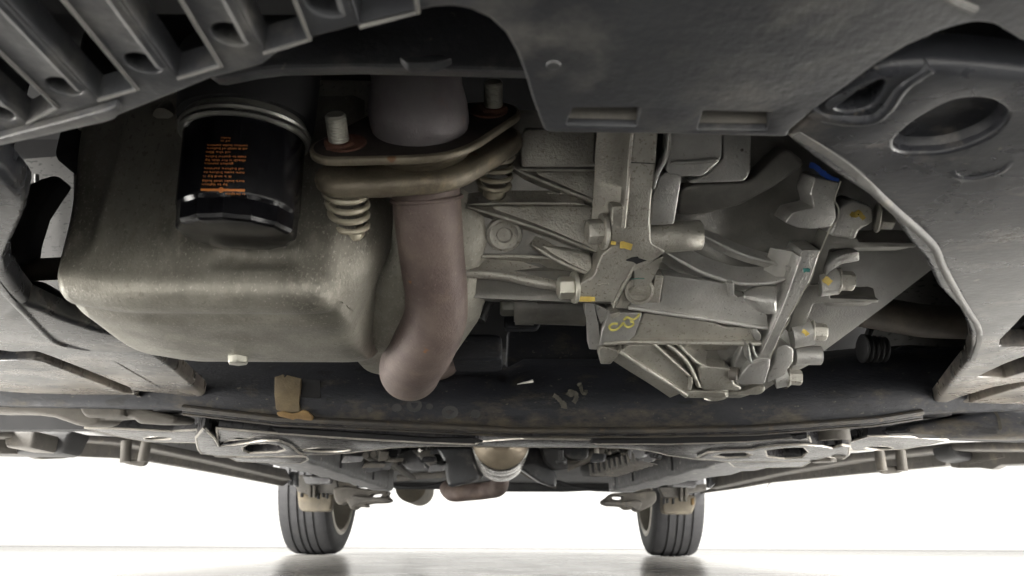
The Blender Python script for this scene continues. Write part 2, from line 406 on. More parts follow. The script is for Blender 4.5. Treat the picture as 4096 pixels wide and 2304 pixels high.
# studio wall with a coved foot
g = Geo(); prof = [(0, 6.9, .004)] + [(0, 7.25 + .25 * math.sin(a), .254 - .25 * math.cos(a)) for a in [R(q) for q in range(0, 91, 10)]] + [(0, 7.5, 4.2), (0, 7.6, 4.2)]
g.loft([[Vector((x, p[1], p[2])) for p in prof] for x in (-14, 14)], closed=False)
wall = g.out('studio_wall', 'wallpaint', smooth=True); wall['kind'] = 'structure'; wall['label'] = 'plain white studio wall behind the car'

car = part('car', None); car['label'] = 'underside of a parked car seen from the floor below its nose'; car['category'] = 'car'
# ================================================================== body shell (keeps the light out from above)
shell = part('body_shell', car)
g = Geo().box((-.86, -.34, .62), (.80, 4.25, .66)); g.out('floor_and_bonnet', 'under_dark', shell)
g = Geo().box((-.80, -.34, .205), (.80, -.25, .62)); g.out('front_bumper', 'body', shell, bevel=.02)
for x0, x1 in ((-.90, -.86), (.80, .84)):
    Geo().box((x0, -.30, .24), (x1, .52, .9)).out('front_fender', 'body', shell, bevel=.01)
    Geo().box((x0, 1.18, .26), (x1, 2.75, .9)).out('side_panel', 'body', shell, bevel=.01)
Geo().box((-.86, .98, .30), (.82, 1.0, .62)).out('firewall', 'under_dark', shell)
Geo().box((-.80, 1.0, .315), (.76, 3.95, .33)).out('floor_pan', 'floorpan', shell)

# ================================================================== undertrays
ZT = .2
tray = part('front_undertray', car, 'ribbed black plastic undertray with a notch for the exhaust')
edge = (fA((-300, 1175), (0, 1110), (450, 1010), (800, 930), (925, 868), (1250, 740), (1600, 600), (1980, 500)) +
        fB((60, 375), (400, 262), (750, 172), (1050, 98), (1200, 68), (1350, 55), (1470, 80), (1620, 150), (1740, 260), (1820, 400), (1880, 560), (1940, 760), (2000, 920), (2035, 1000)) +
        fV((1400, 336), (1500, 337), (1700, 340), (1900, 345), (1985, 346)) +
        fC((800, 1000), (1000, 830), (1250, 650), (1480, 480), (1700, 350), (1950, 240), (2130, 185), (2230, 175), (2350, 195), (2450, 255), (2576, 330)))
def slot(rl, rr, y0=.04):
    a = at_z(*rl, ZT); b = at_z(*rr, ZT)
    return [(a.x, y0), (a.x, a.y), (b.x, b.y), (b.x, y0)]
slots = [slot(fA((200, 920))[0], fA((420, 805))[0]), slot(fA((740, 745))[0], fA((1020, 668))[0]), slot(fA((1340, 580))[0], fA((1650, 492))[0]),
         slot(fA((1990, 390))[0], fA((2320, 290))[0]), slot(fB((640, 188))[0], fB((1060, 84))[0])]
def ring(c, r, n=18, k=1.):
    p = at_z(*c, ZT); return [(p.x + r * math.cos(2 * math.pi * i / n), p.y + r * k * math.sin(2 * math.pi * i / n)) for i in range(n)]
rounds = [ring(fA((482, 655))[0], .0056), ring(fA((1075, 480))[0], .0058), ring(fA((1735, 262))[0], .0058), ring(fB((395, 22))[0], .0066), ring(fA((-20, 850))[0], .0054)]
quads = [fV((1440, 272), (1612, 271), (1602, 319), (1424, 315)), fV((1768, 279), (1942, 283), (1930, 328), (1754, 327))]
plane_slab('tray_panel', edge, ZT, 'plastic', tray, holes=quads, raw_holes=slots + rounds, th=.010, bevel=.0016,
           extra=((.55, .20), (.62, -.26), (-.62, -.26), (-.55, .29)))
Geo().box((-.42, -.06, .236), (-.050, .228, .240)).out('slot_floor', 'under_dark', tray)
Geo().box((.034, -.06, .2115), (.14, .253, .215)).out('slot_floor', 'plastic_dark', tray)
for q in quads:      # sloping back wall inside each rectangular slot
    a, b = at_z(*q[3], ZT), at_z(*q[2], ZT)
    Geo().add([a + Vector((0, -.001, .0025)), b + Vector((0, -.001, .0025)), b + Vector((0, -.007, .0108)), a + Vector((0, -.007, .0108)),
               a + Vector((0, .001, .006)), b + Vector((0, .001, .006)), b + Vector((0, -.002, .0112)), a + Vector((0, -.002, .0112))],
              [(0, 1, 2, 3), (4, 7, 6, 5), (0, 4, 5, 1), (1, 5, 6, 2), (2, 6, 7, 3), (3, 7, 4, 0)]).out('slot_wall', 'dusty', tray)
for rl, x1 in zip(slots, slots[1:]):     # raised bead along each slat
    xb = x1[0][0] - .003
    Geo().tube([(xb, .03, ZT + .0012), (xb, x1[1][1] - .006, ZT + .0012)], .0024, 8).out('slat_bead', 'plastic', tray)
# dusty worn edges of the slots and holes
for q in slots:
    z_ = ZT - .0003
    Geo().tube([(q[3][0] + .0008, q[3][1], z_), (q[2][0] + .0008, q[2][1] + .0002, z_), (q[1][0], q[1][1] + .0006, z_)], .0007, 8).out('edge_line', 'tray_edge', tray)
Geo().lathe(at_z(*fB((2100, 470))[0], ZT + .001), (0, 0, -1), [(.0065, 0), (.005, .0008), (.003, .0003), (.0022, .0016), (.0008, .002)], 20).out('push_clip', 'plastic', tray)
Geo().tube([at_z(*p, ZT) for p in fC((1980, -40), (2080, 20), (2200, 70))], .0016, 8).out('tray_bead', 'tray_edge', tray)
# doubled flap at the left rear corner
plane_slab('corner_flap', fA((-300, 1120), (0, 1040), (450, 925), (760, 840), (880, 800), (912, 850), (870, 905), (800, 925), (450, 1005), (0, 1105), (-300, 1175)), ZT - .0035, 'plastic', tray, th=.003, bevel=.001)
# cross panel seen through the notch
Geo().slab([at_y(x, y, .285) for x, y in fB((-520, 600), (-200, 535), (0, 510), (600, 498), (1200, 512), (1900, 530), (2100, 530), (2100, -200), (-520, -200))], [], (0, .012, .004)).out('radiator_lower_panel', 'plastic', tray, bevel=.003)
Geo().slab([at_y(x, y, .281) for x, y in fB((930, 430), (1250, 405), (1340, 440), (1200, 480), (1000, 480))], [], (0, .006, 0)).out('panel_boss', 'plastic', tray, bevel=.002)

def holes_world(*qs): return qs
# ---- left tray
lt = part('left_undertray', car, 'dusty black plastic side tray below the oil pan')
Lout = (fV((0, 425), (36, 466), (66, 500), (58, 545), (28, 610), (9, 652), (16, 690), (44, 733), (72, 766)) +
        fR((250, 285), (430, 352), (610, 432), (820, 503), (990, 556), (1210, 600), (1420, 705), (1700, 912), (1965, 1145), (1990, 1195), (1945, 1268),
           (1700, 1262), (1390, 1205), (1300, 1165), (1180, 1165), (720, 1163), (300, 1150), (0, 1130)))
Lgroove = fR((-300, 690), (130, 745), (350, 737), (460, 775), (800, 905), (1250, 1088), (1285, 1150), (1200, 1140), (800, 985), (420, 838), (330, 820), (0, 830), (-300, 850))
Lpocket = fR((1290, 1118), (1640, 1148), (1905, 1192), (1905, 1228), (1345, 1186))
plane_slab('tray_panel', Lout, ZT, 'tray', lt, holes=[Lgroove, Lpocket], th=.014, bevel=.0048, seg=4, extra=((-.84, .77), (-.84, .16), (-.36, .16)))
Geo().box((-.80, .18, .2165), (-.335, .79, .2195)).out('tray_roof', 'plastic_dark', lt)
flat_rib('fold', fR((-60, 30), (70, 190), (230, 350), (370, 500), (520, 635), (700, 700), (860, 735)), ZT, .007, .0022, 'tray', lt)
flat_rib('fold', fR((1090, 830), (1300, 950), (1560, 1100)), ZT, .003, .0008, 'tray', lt)
g = Geo(); c = at_z(*fR((1632, 1252))[0], ZT - .002); g.lathe(c, (0, 0, 1), [(.006, -.009), (.015, -.0085), (.017, -.004), (.017, .004)], 24); g.out('push_clip', 'rubber', lt)
# ---- right tray
rt = part('right_undertray', car, 'dusty black plastic side tray with an oval recess below the gearbox')
Rout = (fC((762, 1035), (800, 985), (930, 885), (1050, 805), (1250, 650), (1480, 525), (1900, 506), (2200, 520), (2576, 562)))
Rright = (fS((2100, 1285), (1648, 1302), (1330, 1312), (1000, 1278), (890, 1274)) +
          fF((2070, 1375), (2145, 1290), (2180, 1190), (2172, 1060), (2095, 900), (1930, 730), (1830, 520), (1700, 375)) + fL((1640, 850), (1460, 745), (1180, 565), (860, 335), (700, 215)))
o = [at_z(x, y, ZT) for x, y in Rout] + [Vector((.50, .19, ZT)), Vector((.84, .19, ZT)), Vector((.84, .80, ZT))] + [at_z(x, y, ZT) for x, y in Rright[1:]]
oval = [(p.x, p.y) for p in spline([(x, y, 0) for x, y in fC((1590, 1095), (1650, 1000), (1800, 885), (2000, 778), (2160, 745), (2320, 757), (2440, 830), (2445, 900), (2350, 1010), (2200, 1090), (2000, 1150), (1800, 1165), (1650, 1150))], 3, True)]
clip = [(p.x, p.y) for p in spline([(x, y, 0) for x, y in fC((1110, 785), (1250, 700), (1400, 635), (1500, 605), (1530, 660), (1470, 760), (1380, 832), (1230, 850))], 3, True)]
wedge = fS((1900, 430), (1648, 545), (1560, 640), (1455, 745), (1445, 800), (1648, 795), (1900, 790))
wedge2 = fS((1900, 800), (1648, 885), (1500, 940), (1260, 1052), (1480, 1062), (1648, 1010), (1900, 950))
wedge3 = fS((1900, 1030), (1648, 1092), (1400, 1135), (1130, 1215), (1000, 1268), (1200, 1262), (1648, 1125), (1900, 1085))
H3 = [[at_z(x, y, ZT) for x, y in q] for q in (oval, clip, wedge, wedge2, wedge3)]
Geo().slab(o, H3, (0, 0, .014)).out('tray_panel', 'tray', rt, bevel=.0048, seg=4)
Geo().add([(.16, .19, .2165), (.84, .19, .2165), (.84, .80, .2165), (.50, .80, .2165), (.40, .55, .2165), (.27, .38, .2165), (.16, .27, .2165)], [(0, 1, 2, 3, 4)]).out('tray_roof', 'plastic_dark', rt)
# dished floor of the oval recess with a crease
rim = H3[0]; cen = sum(rim, Vector()) / len(rim)
sc = lambda k, dz: [cen + (p - cen) * k + Vector((0, 0, dz)) for p in rim]
Geo().loft([sc(1.02, .003), sc(.94, .0075), sc(.6, .009), sc(.2, .009)], cap0=False).out('recess_floor', 'tray', rt)
ck = H3[1]; cc = sum(ck, Vector()) / len(ck); scc = lambda k, dz: [cc + (p - cc) * k + Vector((0, 0, dz)) for p in ck]
Geo().loft([scc(1.02, .006), scc(.9, .012), scc(.4, .014)], cap0=False).out('clip_recess', 'tray', rt)
Geo().lathe(cc + Vector((.002, .002, .008)), (0, 0, 1), [(.003, -.002), (.006, 0), (.006, .006)], 16).out('push_clip', 'rubber', rt)
flat_rib('fold', fC((965, 850), (1080, 885), (1300, 900), (1450, 880), (1550, 800), (1680, 640), (1880, 530)), ZT, .006, .0028, 'tray', rt)
flat_rib('fold', fC((2030, 1290), (2070, 1330), (2200, 1345), (2400, 1290), (2480, 1220)), ZT, .004, .0012, 'tray', rt)
flat_rib('edge_bead', fL((730, 90), (1250, 420), (1700, 830), (2120, 1210)) + fF((1960, 560), (2110, 830), (2225, 1010), (2235, 1130), (2190, 1270)), ZT, .006, .0024, 'tray_edge', rt)
Geo().lathe(at_z(*fI((1880, 215))[0], .196), (0, 0, 1), [(.008, -.006), (.02, -.004), (.021, .004)], 24).out('push_clip', 'rubber', rt)

# inner wheel-arch walls close the bay sideways
for x0_, x1_, y1_ in ((-.62, -.61, .80), (.57, .58, .88)):
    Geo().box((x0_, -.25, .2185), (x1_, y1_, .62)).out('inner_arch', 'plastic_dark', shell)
# ================================================================== engine block and oil pan
engine = part('engine', car, 'lower engine block of dusty cast aluminium')
Geo().box((-.32, .455, .30), (-.06, .75, .60)).out('block', 'under_dark', engine, bevel=.006)
Geo().slab([at_y(x, y, .452) for x, y in fV((185, 330), (185, 215), (470, 190), (980, 200), (980, 330), (900, 420), (780, 420), (780, 300), (470, 262), (440, 330))], [], (0, .02, .005)).out('pan_rail', 'alu', engine, bevel=.004)
Geo().lathe(at_y(*fV((410, 300))[0], .445), (0, .5, .86), [(.004, 0), (.0075, .002), (.0075, .02)], 18).out('rail_bolt', 'alu', engine)

# oil pan: horizontal sections of a rounded box, pushed in round the filter
pan = part('oil_pan', car, 'dusty pressed-steel oil pan with a pocket for the filter')
FT = at_y(*fM((660, 330))[0], .392); FB = at_y(*fM((580, 1225))[0], .398)
FAX = (FB - FT).normalized()
def sm(a, b, v):
    t = max(0., min(1., (v - a) / (b - a))); return t * t * (3 - 2 * t)
# front, belly and back of the pan as one profile (depth, height), swept from left to right
prof = spline([(.446, .345, 0), (.443, .31, 0), (.439, .27, 0), (.434, .235, 0), (.4295, .212, 0), (.4275, .203, 0), (.428, .1965, 0), (.4315, .1910, 0), (.4395, .1872, 0), (.455, .1852, 0), (.48, .1828, 0), (.51, .1800, 0), (.54, .179, 0),
               (.562, .182, 0), (.578, .192, 0), (.588, .22, 0), (.59, .27, 0), (.59, .34, 0)], 8)
NU = 150
loops = []
xl, xrr = -.293, -.086
for j in range(NU + 1):
    u = -1 + 2 * j / NU; e = abs(u); e0 = .86 if u < 0 else .62
    xx = (xl + xrr) / 2 + (xrr - xl) / 2 * u
    rc = 1 - math.sqrt(max(0, 1 - (max(0, e - e0) / (1 - e0)) ** 2))      # rounded upright corners
    col = []
    for p in prof:
        y, z = p.x, p.y; X = xx
        y += (.040 if u < 0 else .05) * rc * sm(.56, .46, y)
        z += .005 * rc * sm(.27, .18, z)
        z += .006 * sm(-.235, -.295, xx) * sm(.31, .18, z)
        if u < 0: X += .006 * sm(.235, .19, z) * (-u) ** 4 - .016 * sm(.22, .34, z) * (-u) ** 2
        else: X -= .024 * sm(.25, .178, z) * u ** 3
        h = (Vector((X, y, z)) - FT).dot(FAX); axp = FT + FAX * h
        dx = X - axp.x; half = .0435
        if y < .5 and abs(dx) < half + .02:
            need = axp.y + math.sqrt(max(0, half * half - dx * dx)) if abs(dx) < half else 0
            if need > y: y += (need - y) * sm(.207, .2215, z)
            # soft shoulder beside the pocket
            y -= .004 * math.exp(-((abs(dx) - half - .006) / .006) ** 2) * sm(.205, .24, z)
        if y < .47: y -= .0035 * math.exp(-((X + .262) / .005) ** 2) * sm(.2, .24, z)
        if y < .47: z += .0028 * math.exp(-((y - .456) / .007) ** 2) * (1 if z < .195 else 0); y += .0 * math.exp(-((z - .199 + .03 * (X + .2)) / .0055) ** 2) * sm(-.285, -.25, X) * sm(-.09, -.13, X)
        col.append(Vector((X, y, z)))
    loops.append(col)
g = Geo().loft(loops, closed=False); n = len(prof)
g.f.append(tuple(range(n))); g.f.append(tuple(NU * n + i for i in range(n))[::-1])
g.out('pan_shell', 'pan', pan, angle=70)
# pillar between pan and block on the right
g = Geo(); loops = []
for z, xa, xb, yf in ((.345, -.125, -.002, .478), (.30, -.122, -.006, .480), (.26, -.118, -.012, .490), (.225, -.115, -.026, .512), (.205, -.118, -.046, .540), (.196, -.125, -.062, .555), (.194, -.13, -.07, .565)):
    cx, hw = (xa + xb) / 2, (xb - xa) / 2; lp = []
    for k in range(28):
        a = 2 * math.pi * k / 28; ca, sa = math.cos(a), math.sin(a); ex = .55
        lp.append(Vector((cx + hw * math.copysign(abs(ca) ** ex, ca), yf + .05 + .05 * math.copysign(abs(sa) ** ex, sa), z)))
    loops.append(lp)
g.loft(loops).out('pan_neck', 'pan', pan, angle=70)
dp = at_y(*fD((1795, 1225))[0], .535)
g = Geo().lathe(dp + Vector((0, 0, .012)), (0, 0, -1), [(.016, 0), (.0125, .006), (.0122, .0085)], 24); g.out('drain_boss', 'pan', pan)
hexbolt(dp + Vector((0, 0, .0045)), (0.05, .02, -1), .0078, .010, pan, 'drain_plug', 'zinc', 1.25, .002)

# ---- oil filter
filt = part('oil_filter', car, 'black oil filter with orange printed text upside down')
Lf = (FB - FT).length; rf = .0345
ux = FAX.orthogonal()
g = Geo(); g.lathe(FT, FAX, [(rf * 1.0, .000), (rf * 1.012, .002), (rf, .004), (rf, Lf * .74), (rf * .985, Lf * .765)], 64, cap1=False); g.out('can', 'filter', filt, angle=50)
def flute(t, h):
    a = (t * 14) % 1.0; return math.cos(math.pi / 14) / math.cos((a - .5) * 2 * math.pi / 14) * 1.0
g = Geo(); g.lathe(FT, FAX, [(rf * .985, Lf * .765), (rf * .975, Lf * .80), (rf * .965, Lf * .95), (rf * .94, Lf * .985), (rf * .88, Lf * 1.0), (rf * .55, Lf * 1.02), (rf * .1, Lf * 1.022)], 112, cap0=False,
                   rmod=lambda t, h: 1 if h < Lf * .77 else (1 + (flute(t, h) - 1) * (1.6 if h < Lf * .99 else max(0, 1.6 - (h - Lf * .99) * 120)))); g.out('fluted_end', 'filter', filt, angle=14)
g = Geo(); g.lathe(FT, -FAX, [(rf * 1.05, -.001), (rf * 1.09, .0005), (rf * 1.05, .002)], 64); g.out('seal_ring', 'ring', filt)
g = Geo(); g.lathe(FT, -FAX, [(rf * 1.075, .003), (rf * 1.10, .0045), (rf * 1.075, .006), (rf * 1.02, .007), (rf * 1.02, .03)], 64); g.out('mount_ring', 'ring', filt)
g = Geo(); g.lathe(FT, -FAX, [(rf * 1.14, .010), (rf * 1.2, .05)], 48); g.out('mount_boss', 'under_dark', filt)
for dx in (-20, 20):
    c = at_y(*fM((610 + dx * 2.4, 1272))[0], FB.y + .002); h = (c - FT).dot(FAX)
def on_filter(sx, sy, extra=.0003):
    d = ray(sx, sy).normalized(); o = CAM - FT
    dd = d - FAX * d.dot(FAX); oo = o - FAX * o.dot(FAX)
    a, b, c = dd.dot(dd), 2 * dd.dot(oo), oo.dot(oo) - (rf + extra) ** 2
    disc = b * b - 4 * a * c
    t = (-b - math.sqrt(max(0, disc))) / (2 * a)
    return CAM + d * t
WORDS = 'apply a thin film of clean engine oil to the gasket before fitting and turn by hand until it seats then tighten three quarter turn check for leaks change at service'.split()
def print_line(x0, x1, y, size, k):
    """one line of the upside-down print, wrapped on the can"""
    r = random.Random(k); t = ''
    want = (x1 - x0) / (size * .56)
    while len(t) < want - 2: t += r.choice(WORDS) + ' '
    cu = bpy.data.curves.new('print', 'FONT'); cu.body = t.strip(); cu.resolution_u = 1
    ob = bpy.data.objects.new('print', cu); C.objects.link(ob); bpy.context.view_layer.update()
    me = ob.evaluated_get(bpy.context.evaluated_depsgraph_get()).to_mesh()
    vs = [v.co.copy() for v in me.vertices]; fs = [tuple(p.vertices) for p in me.polygons]
    bpy.data.objects.remove(ob)
    w = max(v.x for v in vs)
    out = []
    for v in vs:
        mx = x1 - v.x / w * (x1 - x0); my = y + size * .35 + (-size * .35 + v.y * size * .95) - size * .3
        my += (mx - 460) * .012
        (p,) = fM((mx, my)); out.append(on_filter(*p))
    link('print_line', out, fs, 'orange', filt, smooth=False, fix=False)
ROWS = [(430, 520, 308, 24), (425, 522, 336, 24), (300, 682, 378, 30), (300, 680, 408, 30), (290, 522, 442, 32), (285, 666, 484, 32), (280, 664, 518, 32), (275, 546, 550, 32),
        (272, 645, 596, 34), (265, 650, 632, 34), (260, 528, 670, 34), (256, 650, 712, 34), (252, 490, 746, 34), (470, 656, 832, 36)]
for k, (a, b, y, s_) in enumerate(ROWS): print_line(a, b, y, s_, k)
vs = []; 
for i in range(25):
    mx = 242 + (655 - 242) * i / 24
    for dy in (-11, 11): vs.append(on_filter(*fM((mx, 795 + dy + (mx - 460) * .015))[0]))
link('print_bar', vs, [(2 * i, 2 * i + 1, 2 * i + 3, 2 * i + 2) for i in range(24)], 'orange', filt, smooth=False, fix=False)
vs = []
for i in range(20):
    a = 2 * math.pi * i / 20
    for r_ in (16, 25): vs.append(on_filter(*fM((432 + r_ * math.cos(a), 795 + r_ * math.sin(a)))[0], .0005))
link('print_mark', vs, [(2 * i, 2 * i + 1, (2 * i + 3) % 40, (2 * i + 2) % 40) for i in range(20)], 'orange', filt, smooth=False, fix=False)

# ================================================================== exhaust downpipe and flange
ex = part('exhaust_downpipe', car, 'brown heat-stained exhaust pipe with a sprung two-bolt flange')
FC = at_y(1682, 512, .415); tau = R(54)
fa = Vector((0, -math.sin(tau), math.cos(tau))).normalized()      # up the pipe
e1 = Vector((1, 0, 0)); e2 = fa.cross(e1).normalized()
ang = R(32); bd = e1 * math.cos(ang) + e2 * math.sin(ang); bn = fa.cross(bd)
BR = .0545
def flange_loop(rc, rb, n=64):
    """outline round a centre disc and two bolt ears"""
    out = []
    for k in range(n):
        a = 2 * math.pi * k / n; best = 0
        for cx, r in ((0, rc), (BR, rb), (-BR, rb), (BR * .5, (rc + rb) / 2 * .97), (-BR * .5, (rc + rb) / 2 * .97)):
            # support-based hull: largest distance along direction a
            best = max(best, cx * math.cos(a) + r)
        out.append((a, best))
    pts = []
    for i, (a, h) in enumerate(out):     # envelope of support lines -> points
        a2, h2 = out[(i + 1) % n]
        d = math.sin(a2 - a); pts.append(((h * math.sin(a2) - h2 * math.sin(a)) / d, (h2 * math.cos(a) - h * math.cos(a2)) / d))
    return pts
def fl(rc, rb, off): return [FC + bd * x + bn * y + fa * off for x, y in flange_loop(rc, rb)]
g = Geo().loft([fl(.0420, .0170, .0), fl(.0430, .0180, -.001), fl(.0430, .0180, -.0042), fl(.0422, .0172, -.0050)]); g.out('upper_flange', 'flange', ex, angle=50)
g = Geo().loft([fl(.0405, .0155, .0004), fl(.030, .010, .0010)]); g.out('flange_top_face', 'flange_face', ex)
g = Geo().lathe(FC - fa * .0075, -fa, [(.031, 0), (.034, .003), (.030, .010)], 40); g.out('ball_joint_ring', 'flange', ex)
lo = -.0165
def fl2(k, off): return [FC + bd * x * k + bn * y * k + fa * off + bn * -.002 for x, y in flange_loop(.0415, .0185)]
g = Geo().loft([fl2(.80, lo + .001), fl2(.93, lo + .002), fl2(.985, lo), fl2(1.0, lo - .003), fl2(.995, lo - .007), fl2(.96, lo - .0095), fl2(.86, lo - .010)]); g.out('lower_flange', 'flange', ex, angle=60)
for sgn in (-1, 1):
    b = FC + bd * BR * sgn
    Geo().lathe(b, fa, [(.0100, 0), (.0100, .0030), (.0090, .0040)], 6).out('nut', 'rust', ex, bevel=.0006)
    Geo().lathe(b + bd * sgn * -.004, fa, [(.013, .0008), (.0125, .002)], 20).out('nut_washer', 'rust', ex)
    g = Geo(); pr = [(.0062, .003)] + [(.0062 + (.0002 if k % 2 else -.0002), .004 + k * .0008) for k in range(20)] + [(.0052, .0206)]
    g.lathe(b, fa, pr, 16).out('stud', 'zinc', ex)
    pth = []; turns = 4.4
    for k in range(int(turns * 20) + 1):
        t = k / (turns * 20); a = 2 * math.pi * turns * t; r_ = .0125 * (1.10 - .26 * t)
        pth.append(b + fa * (lo - .010 - .033 * t) + (bd * math.cos(a) + bn * math.sin(a)) * r_)
    Geo().tube(pth, .0020, 8).out('spring', 'spring', ex)
    Geo().lathe(b + fa * (lo - .043), -fa, [(.008, -.002), (.0085, 0), (.0085, .003), (.006, .006)], 20).out('spring_cap', 'spring', ex)
# catalyser outlet above
g = Geo(); up = []
cp = [(1.0, .0), (1.0, .002), (1.02, .004), (1.03, .010), (1.0, .018), (.93, .028), (.905, .05), (.90, .08), (.9, .12)]
loops = []
for k, h in cp:
    cdir = fa * .80 + Vector((0, .35, .5)) * (h / .12) * 1.0
    ctr = FC + fa * h + Vector((-.004 * h / .1, .55 * max(0, h - .02), .25 * max(0, h - .02)))
    loops.append([ctr + (e1 * math.cos(2 * math.pi * j / 40) + e2 * math.sin(2 * math.pi * j / 40)) * .0308 * k for j in range(40)])
g.loft(loops).out('catalyser_outlet', 'cat', ex)
# lower pipe
pp = [FC - fa * .020, at_y(*fV((1077, 545))[0], .452), at_y(*fV((1086, 640))[0], .478), at_y(*fV((1097, 735))[0], .505), at_y(*fV((1094, 805))[0], .527), at_y(*fV((1064, 872))[0], .560), at_y(*fV((1034, 920))[0], .600)]
e_ = pp[-1]; pp += [e_ + Vector((-.004, .035, .004)), e_ + Vector((-.002, .10, .035)), e_ + Vector((0, .22, .06))]
sp = spline(pp, 10); rad = []
for i, p in enumerate(sp):
    rad.append(.0226 + .0030 * sm(.50, .58, p.y))
Geo().tube(sp, rad, 40).out('pipe', 'rust_pipe', ex)
wb = [sp[7] + ((sp[8] - sp[6]).normalized().orthogonal().normalized() * math.cos(2 * math.pi * k / 48) + (sp[8] - sp[6]).normalized().cross((sp[8] - sp[6]).normalized().orthogonal().normalized()) * math.sin(2 * math.pi * k / 48)) * (.0226 + .0006 * (k % 2)) for k in range(49)]
Geo().tube(wb, .0016, 8).out('weld_bead', 'rust_pipe', ex)

# ---- lower block wall right of the pipe
yb = interp([(450, .462), (700, .478), (900, .497), (1060, .512), (1100, .517), (1180, .530)])
rowsB = []
for sy in range(440, 1191, 15):
    bot = 0
    rowsB.append([at_y(sx, sy + (max(0, sy - 1100) / 90 * 28) * ((sx - 1860) / 700), yb(sy) + (.006 if 1025 < sy < 1085 else 0)) for sx in range(1600, 2741, 38)])
g = Geo().loft(rowsB, closed=False)
k0 = len(g.v); nn = len(rowsB[0]); last = rowsB[-1]
g.loft([last, [p + Vector((0, .10, .03)) for p in last]], closed=False)
g.out('block_wall', 'alu_dirty_shade', engine, angle=60)
rib('cast_lip', fE((930, 618), (1200, 640), (1450, 690), (1690, 735)), yb, .007, .014, 'alu', engine, taper=False)
rib('cast_step', fE((950, 492), (1300, 490), (1600, 505)), yb, .001, .006, 'alu', engine)
raised('gusset', fE((960, 108), (1300, 96), (1830, 96), (1950, 140), (2010, 210), (2030, 420), (1955, 460), (1500, 292), (1180, 192)), yb, .0085, 'alu', engine, bevel=.003, tilt=.011)
rib('gusset_ridge', fE((940, 112), (1200, 190), (1520, 295), (1750, 385), (1960, 465)), yb, .0140, .006, 'alu', engine)
rib('gusset_ridge', fE((950, 95), (1300, 88), (1650, 90), (1830, 95)), yb, .0124, .005, 'alu', engine)
raised('gusset', fE((1450, 398), (1700, 430), (1880, 470), (1905, 625), (1760, 575), (1600, 500)), yb, .0075, 'alu', engine, bevel=.003, tilt=.009)
rib('gusset_ridge', fE((1440, 402), (1600, 505), (1760, 580), (1900, 632)), yb, .0118, .006, 'alu', engine)
raised('gusset', fJ((150, 530), (960, 525), (1050, 640), (1100, 800), (1135, 965), (1000, 895), (700, 780), (350, 640)), yb, .0075, 'alu', engine, bevel=.003, tilt=.010)
rib('gusset_ridge', fJ((120, 520), (350, 625), (700, 765), (950, 870), (1060, 985)), yb, .0122, .006, 'alu', engine)
rib('cast_ledge', fJ((140, 535), (500, 540), (900, 535), (1020, 490)), yb, .011, .005, 'alu', engine)
raised('upper_wall', fJ((230, 150), (400, 150), (900, 170), (880, 470), (960, 520), (200, 520), (180, 300)), yb, .006, 'alu', engine, bevel=.003)
raised('corner_web', fJ((880, 180), (1250, 180), (1215, 500), (1190, 780), (1110, 780), (1050, 640), (980, 540), (1010, 490), (890, 440)), yb, .002, 'alu_dirty_shade', engine, bevel=.002)
Geo().lathe(at_y(*fJ((1030, 250))[0], .446), (0, .45, .9), [(.0035, -.001), (.0052, .001), (.0055, .03)], 18).out('cast_pin', 'alu', engine)
# threaded plug and markings on the block
c = at_y(*fE((1228, 322))[0], yb(939) - .001)
Geo().lathe(c, Vector((0, -.8, -.6)), [(.014, -.004), (.0125, .002), (.0105, .0025), (.0092, .0015), (.006, .0015), (.005, 0), (.001, 0)], 28).out('plug', 'alu', engine)
mark('ink_mark', fE((965, 402), (985, 388), (1005, 398), (1020, 384), (1042, 382), (1044, 402)), yb, .0012, .0011, 'ink', engine)
for pts in (fE((1147, 405), (1147, 428)), fE((1170, 405), (1170, 428)), fE((1170, 416), (1190, 416)), fE((1190, 405), (1190, 428)), fE((1208, 408), (1222, 410), (1208, 418), (1222, 424), (1207, 427))):
    mark('cast_letter', pts, yb, .0012, .0007, 'alu', engine, 2)
for k in range(5):
    (p,) = fJ((455 + k * 30, 770 + abs(k - 2) * -6)); Geo().lathe(at_y(*p, yb(p[1]) - .0006), (0, -.8, -.6), [(.0016, -.002), (.0013, .0006), (.0005, .001)], 8).out('cast_letter', 'alu', engine)
hexbolt(at_y(*fJ((985, 1110))[0], yb(925) - .030), (-1, -.15, -.1), .0088, .0105, engine, 'bolt', 'alu', 1.45, .003)
hexbolt(at_y(*fE((1772, 720))[0], yb(1150) - .016), (-1, -.15, -.1), .0085, .011, engine, 'bolt', 'zinc', 1.4, .003)
# ================================================================== gearbox
gb = part('gearbox', car, 'ribbed cast aluminium gearbox with yellow paint marks')
yg = interp([(440, .425), (600, .442), (760, .455), (1000, .492), (1100, .510), (1250, .540), (1350, .560), (1480, .588), (1600, .617)])
Lb = interp([(440, 2560), (1000, 2560), (1160, 2540), (1330, 2430), (1412, 2470), (1500, 2610), (1590, 2752)])
Rb = interp([(440, 3560), (700, 3640), (1000, 3740), (1081, 3722), (1160, 3620), (1235, 3525), (1415, 3281), (1484, 3175), (1560, 3060), (1592, 2960)])
rows_ = []
NC = 30
for sy in list(range(440, 1593, 16)) + [1592]:
    a, b = Lb(sy), Rb(sy)
    row = []
    for k in range(NC + 1):
        sx = a + (b - a) * k / NC; dep = yg(sy) + .010
        seam = interp([(600, 3400), (1000, 3280), (1250, 3140), (1600, 2960)])(sy)
        if sx > seam: dep += .012 * sm(seam, seam + 60, sx) + .022 * sm(seam + 60, seam + 520, sx)
        # hollow below the clutch dome
        dep += .016 * math.exp(-((sx - 3020) / 190) ** 2 - ((sy - 900) / 190) ** 2)
        row.append(at_y(sx, sy, dep))
    rows_.append(row)
